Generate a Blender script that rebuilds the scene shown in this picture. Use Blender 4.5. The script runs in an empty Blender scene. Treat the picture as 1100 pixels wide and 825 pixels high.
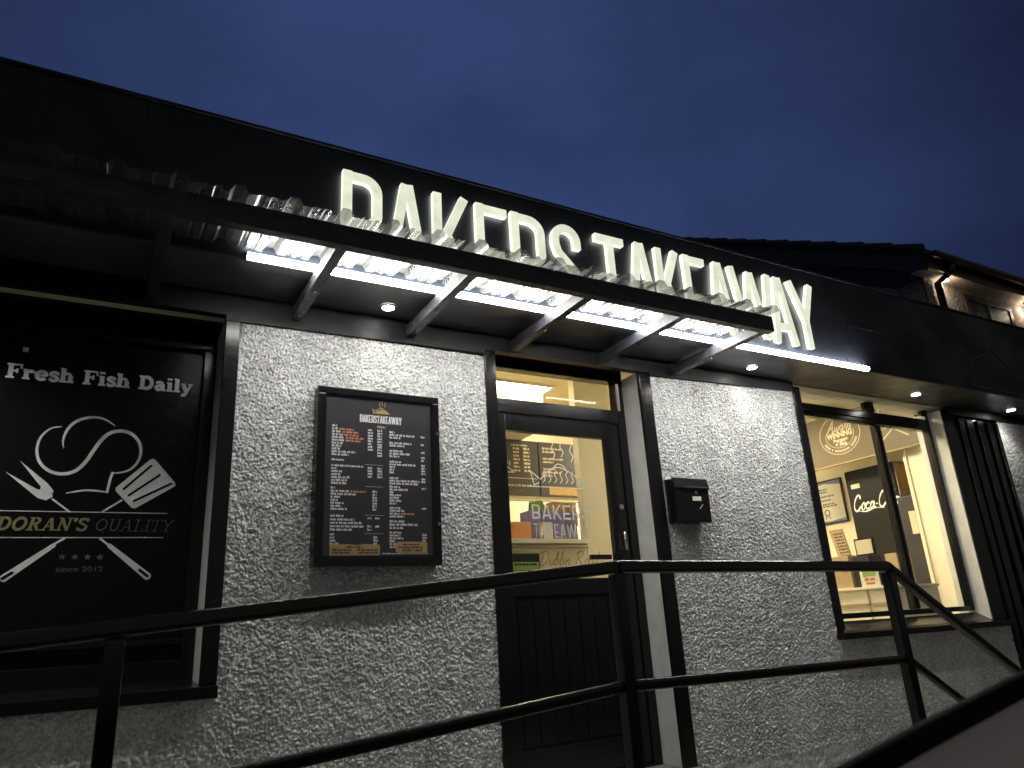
import bpy, bmesh, math, random
import numpy as np
from mathutils import Vector, Matrix
random.seed(7)
S = bpy.context.scene
COL = S.collection

# ------------------------------------------------------------------ camera
RIGHT = (0.863, -0.50, 0.0)
def cam_axes(yaw, pitch, roll):
    f = Vector((math.sin(yaw)*math.cos(pitch), math.cos(yaw)*math.cos(pitch), math.sin(pitch)))
    r = Vector((math.cos(yaw), -math.sin(yaw), 0)); u = r.cross(f)
    return r*math.cos(roll)+u*math.sin(roll), -r*math.sin(roll)+u*math.cos(roll), f
cr, cu, cf = cam_axes(0.5233612, 0.32594937, -0.0597903)
cd = bpy.data.cameras.new('camera'); cam = bpy.data.objects.new('camera', cd); COL.objects.link(cam)
cd.sensor_width = 36; cd.lens = 36*788/1100; cd.clip_start = 0.02; cd.clip_end = 2000
m = Matrix((cr, cu, -cf)).transposed().to_4x4(); m.translation = Vector((0, -3.6, 0)); cam.matrix_world = m
cd.dof.use_dof = True; cd.dof.focus_distance = 5.0; cd.dof.aperture_fstop = 7.5
S.camera = cam

# ------------------------------------------------------------------ world: dusk sky
W = bpy.data.worlds.new('World'); S.world = W; W.use_nodes = True
nt = W.node_tree; nt.nodes.clear()
out = nt.nodes.new('ShaderNodeOutputWorld'); bg = nt.nodes.new('ShaderNodeBackground')
tc = nt.nodes.new('ShaderNodeTexCoord')
sky = nt.nodes.new('ShaderNodeTexSky'); sky.sky_type = 'NISHITA'; sky.sun_disc = False
sky.sun_elevation = math.radians(-4.5); sky.sun_rotation = math.radians(30); sky.ozone_density = 3.0
mp = nt.nodes.new('ShaderNodeMapping'); mp.inputs['Scale'].default_value = (1.6, 1.6, 3.2)
ns = nt.nodes.new('ShaderNodeTexNoise'); ns.inputs['Scale'].default_value = 1.7; ns.inputs['Detail'].default_value = 6
cr2 = nt.nodes.new('ShaderNodeMapRange'); cr2.inputs['From Min'].default_value = .35; cr2.inputs['From Max'].default_value = .7
cr2.inputs['To Min'].default_value = 0.78; cr2.inputs['To Max'].default_value = 1.20
mul = nt.nodes.new('ShaderNodeVectorMath'); mul.operation = 'SCALE'
# keep a floor of deep blue so the zenith does not go black
mix = nt.nodes.new('ShaderNodeMix'); mix.data_type = 'RGBA'; mix.inputs['Factor'].default_value = .4
mix.inputs['B'].default_value = (.088,.145,.41,1)
L = nt.links.new
L(tc.outputs['Generated'], mp.inputs['Vector']); L(mp.outputs['Vector'], ns.inputs['Vector'])
L(ns.outputs['Fac'], cr2.inputs['Value']); L(sky.outputs['Color'], mix.inputs['A'])
L(mix.outputs['Result'], mul.inputs[0]); L(cr2.outputs['Result'], mul.inputs['Scale'])
sx = nt.nodes.new('ShaderNodeSeparateXYZ'); L(tc.outputs['Generated'], sx.inputs[0])
dt = nt.nodes.new('ShaderNodeVectorMath'); dt.operation = 'DOT_PRODUCT'; dt.inputs[1].default_value = (.30, .86, .42)     # brighter patch of dusk sky
L(tc.outputs['Generated'], dt.inputs[0])
gr = nt.nodes.new('ShaderNodeMapRange'); gr.inputs['From Min'].default_value = .62; gr.inputs['From Max'].default_value = 1.0; gr.inputs['To Min'].default_value = .40; gr.inputs['To Max'].default_value = 1.25
gr.interpolation_type = 'SMOOTHSTEP'; L(dt.outputs['Value'], gr.inputs['Value'])
m2 = nt.nodes.new('ShaderNodeVectorMath'); m2.operation = 'SCALE'; L(mul.outputs['Vector'], m2.inputs[0]); L(gr.outputs['Result'], m2.inputs['Scale'])
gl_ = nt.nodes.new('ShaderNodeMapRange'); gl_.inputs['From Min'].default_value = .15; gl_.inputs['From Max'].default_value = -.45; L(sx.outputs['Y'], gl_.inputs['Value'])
back_fill = nt.nodes.new('ShaderNodeMix'); back_fill.data_type = 'RGBA'; back_fill.inputs['B'].default_value = (.125,.122,.115,1)                 # added neutral fill glow behind the camera, greys the facade's shade
L(gl_.outputs['Result'], back_fill.inputs['Factor']); L(m2.outputs['Vector'], back_fill.inputs['A'])
L(back_fill.outputs['Result'], bg.inputs['Color']); bg.inputs['Strength'].default_value = .66
L(bg.outputs['Background'], out.inputs['Surface'])

S.view_settings.view_transform = 'Standard'; S.view_settings.look = 'None'
S.view_settings.exposure = 0.0; S.view_settings.gamma = 1.0; S.view_settings.use_curve_mapping = False
S.render.engine = 'CYCLES'
S.cycles.max_bounces = 8; S.cycles.transparent_max_bounces = 16

# ------------------------------------------------------------------ materials
def newmat(name):
    m = bpy.data.materials.new(name); m.use_nodes = True
    return m, m.node_tree, m.node_tree.nodes['Principled BSDF']
def pmat(name, col, rough=.5, metal=0, bump=None, rvar=None, cvar=None, spec=.5):
    """bump=(scale,dist)  rvar=(scale,lo,hi)  cvar=(scale,amount)"""
    m, t, b = newmat(name)
    b.inputs['Base Color'].default_value = (*col, 1); b.inputs['Roughness'].default_value = rough
    b.inputs['Metallic'].default_value = metal; b.inputs['Specular IOR Level'].default_value = spec
    co = t.nodes.new('ShaderNodeTexCoord')
    if bump:
        n = t.nodes.new('ShaderNodeTexNoise'); n.inputs['Scale'].default_value = bump[0]; n.inputs['Detail'].default_value = 5
        bp = t.nodes.new('ShaderNodeBump'); bp.inputs['Strength'].default_value = 1; bp.inputs['Distance'].default_value = bump[1]
        t.links.new(co.outputs['Object'], n.inputs['Vector']); t.links.new(n.outputs['Fac'], bp.inputs['Height'])
        t.links.new(bp.outputs['Normal'], b.inputs['Normal'])
    if rvar:
        n = t.nodes.new('ShaderNodeTexNoise'); n.inputs['Scale'].default_value = rvar[0]; n.inputs['Detail'].default_value = 6
        r = t.nodes.new('ShaderNodeMapRange'); r.inputs['From Min'].default_value = .35; r.inputs['From Max'].default_value = .65
        r.inputs['To Min'].default_value = rvar[1]; r.inputs['To Max'].default_value = rvar[2]
        t.links.new(co.outputs['Object'], n.inputs['Vector']); t.links.new(n.outputs['Fac'], r.inputs['Value'])
        t.links.new(r.outputs['Result'], b.inputs['Roughness'])
    if cvar:
        n = t.nodes.new('ShaderNodeTexNoise'); n.inputs['Scale'].default_value = cvar[0]; n.inputs['Detail'].default_value = 7
        r = t.nodes.new('ShaderNodeMapRange'); r.inputs['From Min'].default_value = .3; r.inputs['From Max'].default_value = .7
        r.inputs['To Min'].default_value = 1-cvar[1]; r.inputs['To Max'].default_value = 1+cvar[1]
        v = t.nodes.new('ShaderNodeVectorMath'); v.operation = 'SCALE'; v.inputs[0].default_value = col
        t.links.new(co.outputs['Object'], n.inputs['Vector']); t.links.new(n.outputs['Fac'], r.inputs['Value'])
        t.links.new(r.outputs['Result'], v.inputs['Scale']); t.links.new(v.outputs['Vector'], b.inputs['Base Color'])
    return m
def emat(name, col, st):
    m = bpy.data.materials.new(name); m.use_nodes = True; t = m.node_tree; t.nodes.clear()
    o = t.nodes.new('ShaderNodeOutputMaterial'); e = t.nodes.new('ShaderNodeEmission')
    e.inputs['Color'].default_value = (*col, 1); e.inputs['Strength'].default_value = st
    t.links.new(e.outputs[0], o.inputs['Surface']); return m
def glassmat(name, tint=(1, 1, 1), refl=1.0):
    m = bpy.data.materials.new(name); m.use_nodes = True; t = m.node_tree; t.nodes.clear()
    o = t.nodes.new('ShaderNodeOutputMaterial'); tr = t.nodes.new('ShaderNodeBsdfTransparent'); tr.inputs[0].default_value = (*tint, 1)
    g = t.nodes.new('ShaderNodeBsdfGlossy'); g.inputs['Roughness'].default_value = .02
    f = t.nodes.new('ShaderNodeFresnel'); ge = t.nodes.new('ShaderNodeNewGeometry'); mr = t.nodes.new('ShaderNodeMapRange')
    mr.inputs['To Min'].default_value = 1.5; mr.inputs['To Max'].default_value = 1/1.5      # same reflectance from both sides of a face
    t.links.new(ge.outputs['Backfacing'], mr.inputs['Value']); t.links.new(mr.outputs['Result'], f.inputs['IOR'])
    mu = t.nodes.new('ShaderNodeMath'); mu.operation = 'MULTIPLY'; mu.inputs[1].default_value = refl
    mx = t.nodes.new('ShaderNodeMixShader')
    t.links.new(f.outputs[0], mu.inputs[0]); t.links.new(mu.outputs[0], mx.inputs[0])
    t.links.new(tr.outputs[0], mx.inputs[1]); t.links.new(g.outputs[0], mx.inputs[2]); t.links.new(mx.outputs[0], o.inputs['Surface'])
    return m
M = {}
M['render'] = pmat('white_roughcast', (.71, .71, .70), .95, bump=(170, .004), cvar=(3.5, .08), spec=.15)
M['plaster'] = pmat('smooth_plaster', (.60, .60, .58), .6, bump=(60, .0015), cvar=(9, .10))
M['black'] = pmat('black_gloss_paint', (.008, .008, .009), .2, bump=(240, .00018), spec=.35)
M['satin'] = pmat('black_satin_paint', (.010, .010, .012), .45, bump=(120, .0003), rvar=(18, .38, .55), spec=.3)
M['fascia'] = pmat('black_fascia', (.013, .016, .024), .5, rvar=(3, .36, .6), cvar=(2.5, .45), spec=.25)
M['soffit'] = pmat('black_soffit', (.066, .068, .080), .38, bump=(5, .004), rvar=(6, .30, .5), cvar=(5, .2))
M['steel'] = pmat('painted_steel', (.028, .029, .036), .42, bump=(80, .0006), rvar=(25, .3, .6), cvar=(22, .35))
M['rail'] = pmat('black_rail', (.007, .007, .007), .18, bump=(120, .00015), spec=.6)
M['letter'] = emat('lit_letter_face', (.93, 1.0, .70), .86)
def _letter():   # translucent letter: returns glow a little stronger and whiter than the face
    t = M['letter'].node_tree; e = [n for n in t.nodes if n.type == 'EMISSION'][0]
    g = t.nodes.new('ShaderNodeNewGeometry'); s = t.nodes.new('ShaderNodeSeparateXYZ'); a = t.nodes.new('ShaderNodeMath'); a.operation = 'ABSOLUTE'
    r = t.nodes.new('ShaderNodeMapRange'); r.inputs['To Min'].default_value = .86*1.35; r.inputs['To Max'].default_value = .86
    bk = t.nodes.new('ShaderNodeMath'); bk.operation = 'MULTIPLY_ADD'; bk.use_clamp = False; bk.inputs[1].default_value = 7.0   # lamps wash the fascia from the back of the letter
    cl = t.nodes.new('ShaderNodeMath'); cl.operation = 'MAXIMUM'; cl.inputs[1].default_value = 0.0; t.links.new(s.outputs['Y'], cl.inputs[0])
    t.links.new(cl.outputs[0], bk.inputs[0]); t.links.new(r.outputs['Result'], bk.inputs[2])
    x = t.nodes.new('ShaderNodeMix'); x.data_type = 'RGBA'; x.inputs['A'].default_value = (1.0, 1.0, .86, 1); x.inputs['B'].default_value = (.95, .98, .76, 1)
    t.links.new(g.outputs['True Normal'], s.inputs[0]); t.links.new(s.outputs['Y'], a.inputs[0]); t.links.new(a.outputs[0], r.inputs['Value'])
    t.links.new(a.outputs[0], x.inputs['Factor']); t.links.new(bk.outputs[0], e.inputs['Strength']); t.links.new(x.outputs['Result'], e.inputs['Color'])
_letter()
def _uneven(mat, scale, lo, hi):   # lamps behind the face are not perfectly even
    t = mat.node_tree; e = [n for n in t.nodes if n.type == 'EMISSION'][0]; src = e.inputs['Strength'].links[0].from_socket
    c = t.nodes.new('ShaderNodeTexCoord'); n = t.nodes.new('ShaderNodeTexNoise'); n.inputs['Scale'].default_value = scale; n.inputs['Detail'].default_value = 3
    r = t.nodes.new('ShaderNodeMapRange'); r.inputs['From Min'].default_value = .3; r.inputs['From Max'].default_value = .7; r.inputs['To Min'].default_value = lo; r.inputs['To Max'].default_value = hi
    m_ = t.nodes.new('ShaderNodeMath'); m_.operation = 'MULTIPLY'
    t.links.new(c.outputs['Object'], n.inputs['Vector']); t.links.new(n.outputs['Fac'], r.inputs['Value']); t.links.new(r.outputs['Result'], m_.inputs[0]); t.links.new(src, m_.inputs[1]); t.links.new(m_.outputs[0], e.inputs['Strength'])
_uneven(M['letter'], 11, .86, 1.10)
def _grit():   # roughcast: mixed pale and grey stones, plus broad damp stains
    t = M['render'].node_tree; b = t.nodes['Principled BSDF']; src = b.inputs['Base Color'].links[0].from_socket
    c = t.nodes.new('ShaderNodeTexCoord'); v = t.nodes.new('ShaderNodeTexVoronoi'); v.inputs['Scale'].default_value = 95
    s = t.nodes.new('ShaderNodeSeparateColor'); r = t.nodes.new('ShaderNodeMapRange'); r.inputs['To Min'].default_value = .66; r.inputs['To Max'].default_value = 1.16
    mp_ = t.nodes.new('ShaderNodeMapping'); mp_.inputs['Scale'].default_value = (5, 5, .9); n = t.nodes.new('ShaderNodeTexNoise'); n.inputs['Scale'].default_value = 1.2; n.inputs['Detail'].default_value = 6
    r2 = t.nodes.new('ShaderNodeMapRange'); r2.inputs['From Min'].default_value = .35; r2.inputs['From Max'].default_value = .6; r2.inputs['To Min'].default_value = .86; r2.inputs['To Max'].default_value = 1.04
    m1 = t.nodes.new('ShaderNodeMath'); m1.operation = 'MULTIPLY'; vm = t.nodes.new('ShaderNodeVectorMath'); vm.operation = 'SCALE'
    L_ = t.links.new; L_(c.outputs['Object'], v.inputs['Vector']); L_(v.outputs['Color'], s.inputs[0]); L_(s.outputs[0], r.inputs['Value'])
    L_(c.outputs['Object'], mp_.inputs['Vector']); L_(mp_.outputs[0], n.inputs['Vector']); L_(n.outputs['Fac'], r2.inputs['Value'])
    L_(r.outputs['Result'], m1.inputs[0]); L_(r2.outputs['Result'], m1.inputs[1]); L_(src, vm.inputs[0]); L_(m1.outputs[0], vm.inputs['Scale']); L_(vm.outputs['Vector'], b.inputs['Base Color'])
M['led'] = emat('white_tube', (1.0, .98, .93), 128)
M['spot'] = emat('downlight_lens', (1, .97, .90), 60)
M['chrome'] = pmat('chrome', (.6, .6, .6), .25, 1)
M['white'] = pmat('white_print', (.75, .78, .78), .5)
M['grey'] = pmat('grey_vinyl', (.68, .72, .70), .5, cvar=(14, .12))
M['fadedgrey'] = pmat('faded_grey_vinyl', (.10, .105, .105), .5)
M['gold'] = pmat('gold_vinyl', (.20, .18, .085), .5)
M['board'] = pmat('black_panel', (.004, .004, .005), .30, rvar=(2, .2, .35), spec=.25)
M['glass'] = glassmat('window_glass', refl=.8); M['dull_glass'] = glassmat('dull_glass', (.96, .94, .88), refl=.10)
M['etch'] = pmat('pale_etched_vinyl', (.62, .62, .52), .7)
M['asphalt'] = pmat('asphalt', (.045, .045, .047), .8, bump=(150, .004), cvar=(3, .2))
M['concrete'] = pmat('concrete', (.22, .21, .19), .85, bump=(50, .003), cvar=(4, .25))
M['cream'] = pmat('cream_wall', (.80, .74, .57), .6, cvar=(1.2, .05))
M['menu'] = pmat('menu_dark', (.030, .028, .031), .4)
M['menuink'] = pmat('menu_ink', (.75, .75, .76), .5)
M['orange'] = pmat('menu_orange', (.72, .28, .16), .5)
M['tan'] = pmat('menu_tan', (.50, .33, .13), .6, cvar=(60, .15))
M['brown'] = pmat('brown_board', (.115, .085, .042), .45)
M['ivory'] = pmat('ivory_print', (.62, .56, .40), .6)
M['fridge'] = pmat('fridge_black', (.009, .008, .006), .45, cvar=(3, .15), spec=.2)
M['yellow'] = pmat('yellow_label', (.75, .42, .03), .6)
M['purple'] = pmat('purple_carton', (.27, .22, .55), .6, cvar=(15, .15))
M['orangebox'] = pmat('orange_carton', (1.0, .45, .16), .6)
M['card'] = pmat('cardboard', (.42, .31, .17), .8, cvar=(8, .12))
M['paper'] = pmat('paper', (.78, .75, .66), .7)
M['blueprint'] = pmat('blue_print', (.16, .17, .36), .6)
M['green'] = pmat('green_card', (.25, .42, .10), .6)
M['redprint'] = pmat('red_print', (.6, .16, .05), .6)
M['tile'] = pmat('roof_tiles', (.035, .033, .033), .8, bump=(25, .006), cvar=(7, .3))
M['upvc'] = pmat('brown_upvc', (.05, .038, .03), .4)
M['soffitpale'] = pmat('pale_soffit_board', (.50, .45, .40), .6)
M['housewall'] = pmat('pebbledash', (.42, .37, .33), .9, bump=(90, .02), cvar=(45, .5))
M['cartrim'] = pmat('grey_door_trim', (.82, .68, .58), .7, bump=(300, .0006))
M['rubber'] = pmat('rubber_seal', (.006, .006, .006), .85, spec=.1)
_grit()
def sheetmat():
    m = bpy.data.materials.new('clear_corrugated_plastic'); m.use_nodes = True; t = m.node_tree; t.nodes.clear()
    o = t.nodes.new('ShaderNodeOutputMaterial')
    tr = t.nodes.new('ShaderNodeBsdfTransparent'); tr.inputs[0].default_value = (.82, .85, .84, 1)
    tl = t.nodes.new('ShaderNodeBsdfTranslucent'); tl.inputs[0].default_value = (.13, .13, .118, 1)
    df = t.nodes.new('ShaderNodeBsdfDiffuse'); df.inputs[0].default_value = (.075, .08, .075, 1)
    gl = t.nodes.new('ShaderNodeBsdfGlossy'); gl.inputs['Roughness'].default_value = .28
    co = t.nodes.new('ShaderNodeTexCoord'); n = t.nodes.new('ShaderNodeTexNoise'); n.inputs['Scale'].default_value = 9; n.inputs['Detail'].default_value = 7
    r = t.nodes.new('ShaderNodeMapRange'); r.inputs['From Min'].default_value = .3; r.inputs['From Max'].default_value = .7
    r.inputs['To Min'].default_value = .38; r.inputs['To Max'].default_value = .72
    t.links.new(co.outputs['Object'], n.inputs['Vector']); t.links.new(n.outputs['Fac'], r.inputs['Value'])
    a = t.nodes.new('ShaderNodeMixShader'); a.inputs[0].default_value = .5
    b = t.nodes.new('ShaderNodeMixShader'); c = t.nodes.new('ShaderNodeMixShader')
    f = t.nodes.new('ShaderNodeFresnel'); ge = t.nodes.new('ShaderNodeNewGeometry'); mr = t.nodes.new('ShaderNodeMapRange')
    mr.inputs['To Min'].default_value = 1.5; mr.inputs['To Max'].default_value = 1/1.5
    t.links.new(ge.outputs['Backfacing'], mr.inputs['Value']); t.links.new(mr.outputs['Result'], f.inputs['IOR'])
    t.links.new(tl.outputs[0], a.inputs[1]); t.links.new(df.outputs[0], a.inputs[2])
    t.links.new(r.outputs['Result'], b.inputs[0]); t.links.new(tr.outputs[0], b.inputs[1]); t.links.new(a.outputs[0], b.inputs[2])
    t.links.new(f.outputs[0], c.inputs[0]); t.links.new(b.outputs[0], c.inputs[1]); t.links.new(gl.outputs[0], c.inputs[2])
    t.links.new(c.outputs[0], o.inputs['Surface']); return m
M['sheet'] = sheetmat()

# ------------------------------------------------------------------ helpers
def tag(o, label=None, cat=None, group=None, kind=None):
    if label: o['label'] = label
    if cat: o['category'] = cat
    if group: o['group'] = group
    if kind: o['kind'] = kind
    return o
def thing(name, label, cat, loc=(0, 0, 0), group=None):
    o = bpy.data.objects.new(name, None); o.empty_display_size = .1; COL.objects.link(o); o.location = loc
    return tag(o, label, cat, group)
def keep(o, parent):
    """parent o (built in world coordinates) to parent without moving it"""
    if parent is not None:
        p = Vector((0, 0, 0)); q = parent
        while q is not None:
            p += q.location; q = q.parent
        o.parent = parent; o.location = -p + o.location
    return o
class MB:
    def __init__(s): s.v = []; s.f = []
    def add(s, vs, fs):
        n = len(s.v); s.v += [tuple(v) for v in vs]; s.f += [tuple(i+n for i in f) for f in fs]; return s
    def box(s, x0, x1, y0, y1, z0, z1):
        return s.add([(x0,y0,z0),(x1,y0,z0),(x1,y1,z0),(x0,y1,z0),(x0,y0,z1),(x1,y0,z1),(x1,y1,z1),(x0,y1,z1)],
                     [(0,3,2,1),(4,5,6,7),(0,1,5,4),(1,2,6,5),(2,3,7,6),(3,0,4,7)])
    def hexa(s, b, t):
        """b,t = 4 bottom / 4 top corners, counter-clockwise from above"""
        return s.add(list(b)+list(t), [(0,3,2,1),(4,5,6,7),(0,1,5,4),(1,2,6,5),(2,3,7,6),(3,0,4,7)])
    def prism(s, pts, off):
        """pts 3D polygon, off extrusion vector"""
        n = len(pts); off = Vector(off); P = [Vector(p) for p in pts]
        return s.add(P+[p+off for p in P], [tuple(range(n)), tuple(range(2*n-1, n-1, -1))]+[(i, i+n, (i+1) % n+n, (i+1) % n) for i in range(n)])
    def tube(s, pts, r, n=10, caps=True):
        P = [Vector(p) for p in pts]; R = r if isinstance(r, (list, tuple)) else [r]*len(P); vs = []; fs = []
        for i, p in enumerate(P):
            d = (P[min(i+1, len(P)-1)]-P[max(i-1, 0)]).normalized()
            a = d.cross(Vector((0, 0, 1)) if abs(d.z) < .9 else Vector((0, 1, 0))).normalized(); b = d.cross(a)
            for k in range(n):
                t = 2*math.pi*k/n; vs.append(p+(a*math.cos(t)+b*math.sin(t))*R[i])
        for i in range(len(P)-1):
            for k in range(n): fs.append((i*n+k, i*n+(k+1) % n, (i+1)*n+(k+1) % n, (i+1)*n+k))
        if caps: fs += [tuple(range(n-1, -1, -1)), tuple(range((len(P)-1)*n, len(P)*n))]
        return s.add(vs, fs)
    def build(s, name, mat, parent=None, bevel=0, smooth=False, loc=None, seg=2):
        me = bpy.data.meshes.new(name); me.from_pydata(s.v, [], s.f); me.materials.append(M[mat] if isinstance(mat, str) else mat)
        bm = bmesh.new(); bm.from_mesh(me); bmesh.ops.recalc_face_normals(bm, faces=bm.faces)
        if bevel: bmesh.ops.bevel(bm, geom=[e for e in bm.edges if len(e.link_faces) == 2 and e.calc_face_angle() > .6], offset=bevel, segments=seg, affect='EDGES', profile=.6)
        bm.to_mesh(me); bm.free()
        if smooth:
            for p in me.polygons: p.use_smooth = True
        o = bpy.data.objects.new(name, me); COL.objects.link(o)
        if loc is not None:
            me.transform(Matrix.Translation(-Vector(loc))); o.location = loc
        return keep(o, parent)
class Plane:
    """drawing plane: origin, unit right, unit up, outward normal"""
    def __init__(s, o, u, v, n): s.o, s.u, s.v, s.n = Vector(o), Vector(u), Vector(v), Vector(n)
    def p(s, a, b, d=0): return s.o+s.u*a+s.v*b+s.n*d
def facing_front(y): return Plane((0, y, 0), (1, 0, 0), (0, 0, 1), (0, -1, 0))
def facing_left(x): return Plane((x, 0, 0), (0, -1, 0), (0, 0, 1), (-1, 0, 0))   # a = -y
def smooth_line(pts, k=4):
    """Catmull-Rom through 2D points"""
    out = []; n = len(pts)
    for i in range(n-1):
        p0 = pts[max(i-1, 0)]; p1 = pts[i]; p2 = pts[i+1]; p3 = pts[min(i+2, n-1)]
        for j in range(k):
            t = j/k
            out.append(tuple(.5*((2*p1[c])+(-p0[c]+p2[c])*t+(2*p0[c]-5*p1[c]+4*p2[c]-p3[c])*t*t+(-p0[c]+3*p1[c]-3*p2[c]+p3[c])*t**3) for c in (0, 1)))
    out.append(tuple(pts[-1])); return out
def ribbon(mb, pl, pts, w, d0=0, d1=.001, cap=False):
    """flat stroke of width w (number or list) along 2D pts on the plane pl, from depth d0 to d1"""
    n = len(pts); W_ = w if isinstance(w, (list, tuple)) else [w]*n
    P = [Vector((p[0], p[1])) for p in pts]; Lf = []; Rt = []
    for i in range(n):
        a = (P[i]-P[i-1]).normalized() if i else None; b = (P[i+1]-P[i]).normalized() if i < n-1 else None
        t = ((a or b)+(b or a)); t = t.normalized() if t.length > 1e-6 else (a or b)
        nn = Vector((-t.y, t.x)); k = 1.0
        if a and b: k = 1/max(.45, nn.dot(Vector((-a.y, a.x))))
        Lf.append(P[i]+nn*W_[i]/2*k); Rt.append(P[i]-nn*W_[i]/2*k)
    def capp(c, t, h):
        nn = Vector((-t.y, t.x)); return [c+nn*h*math.cos(q)+t*h*.8*math.sin(q) for q in [math.pi*j/5 for j in range(1, 5)]]
    ec = capp(P[-1], (P[-1]-P[-2]).normalized(), W_[-1]/2) if cap else []
    sc = capp(P[0], (P[0]-P[1]).normalized(), W_[0]/2) if cap else []
    vs = []; fs = []; N = 2*n
    for dd in (d0, d1):
        vs += [pl.p(q.x, q.y, dd) for q in Lf]+[pl.p(q.x, q.y, dd) for q in Rt]+[pl.p(q.x, q.y, dd) for q in ec+sc]
    T = N+len(ec)+len(sc)
    for i in range(n-1): fs.append((T+i, T+n+i, T+n+i+1, T+i+1)); fs.append((i, i+1, n+i+1, n+i))
    e = [N+i for i in range(len(ec))]; s_ = [N+len(ec)+i for i in range(len(sc))]
    if cap:
        fs.append(tuple([T+n-1]+[T+j for j in e]+[T+2*n-1])); fs.append(tuple(reversed([n-1]+e+[2*n-1])))
        fs.append(tuple([T+n]+[T+j for j in s_]+[T])); fs.append(tuple(reversed([n]+s_+[0])))
    loop = list(range(n))+e+list(range(2*n-1, n-1, -1))+s_
    for i in range(len(loop)):
        a, b = loop[i], loop[(i+1) % len(loop)]; fs.append((a, b, T+b, T+a))
    mb.add(vs, fs)
def poly(mb, pl, pts, d0=0, d1=.001):
    mb.prism([pl.p(a, b, d0) for a, b in pts], pl.n*(d1-d0))
def rect(mb, pl, a0, a1, b0, b1, d0=0, d1=.001): poly(mb, pl, [(a0, b0), (a1, b0), (a1, b1), (a0, b1)], d0, d1)
def arc(cx, cy, rx, ry, a0, a1, n=10):
    return [(cx+rx*math.cos(math.radians(a0+(a1-a0)*i/n)), cy+ry*math.sin(math.radians(a0+(a1-a0)*i/n))) for i in range(n+1)]

# ---- condensed sans glyphs (height 1)
SG = {
 'B': (.43, [[(.06, .0), (.06, 1)], [(.06, .94), (.19, .94)]+arc(.22, .79, .15, .15, 80, 0, 6)+[(.37, .56)]+arc(.22, .54, .15, .12, 0, -90, 6)+[(.06, .42)], [(.06, .42), (.22, .42)]+arc(.23, .29, .15, .13, 90, 0, 6)+[(.38, .20)]+arc(.23, .19, .15, .13, 0, -90, 6)+[(.06, .06)]]),
 'A': (.46, [[(.055, 0), (.215, 1)], [(.245, 1), (.405, 0)], [(.11, .25), (.35, .25)]]),
 'K': (.44, [[(.06, 0), (.06, 1)], [(.38, 1), (.08, .33)], [(.17, .50), (.39, 0)]]),
 'E': (.40, [[(.06, 0), (.06, 1)], [(.06, .94), (.39, .94)], [(.06, .40), (.34, .40)], [(.06, .06), (.39, .06)]]),
 'R': (.44, [[(.06, .0), (.06, 1)], [(.06, .94), (.20, .94)]+arc(.22, .79, .155, .15, 90, 0, 6)+[(.375, .55)]+arc(.22, .52, .155, .13, 0, -90, 6)+[(.06, .39)], [(.22, .39), (.385, 0)]]),
 'S': (.42, [[(.36, .70)]+arc(.21, .79, .15, .155, 0, 180, 12)+[(.06, .72), (.09, .62), (.21, .50), (.33, .38), (.36, .28)]+arc(.21, .21, .15, .155, 0, -180, 12)+[(.06, .30)]]),
 'T': (.42, [[(0, .94), (.42, .94)], [(.21, .94), (.21, 0)]]),
 'W': (.74, [[(.05, 1), (.20, .03)], [(.20, .03), (.35, .97)], [(.37, .97), (.52, .03)], [(.54, .03), (.68, 1)]]),
 'Y': (.50, [[(.05, 1), (.26, .42)], [(.45, 1), (.26, .42)], [(.26, .45), (.26, 0)]]),
}
def sans(mb, pl, text, a, b, h, w, total=None, d0=0, d1=.001):
    """condensed sans text in one mesh; total = overall width"""
    nat = sum((SG[c][0]+.07) if c != ' ' else .25 for c in text)-.07; sx = (total/(nat*h)) if total else 1
    for c in text:
        if c == ' ': a += .25*h*sx; continue
        wd, st = SG[c]
        for k, s in enumerate(st): ribbon(mb, pl, [(a+x*h*sx, b+y*h) for x, y in s], w*h, d0, d1+k*.0002)
        a += (wd+.07)*h*sx

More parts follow.
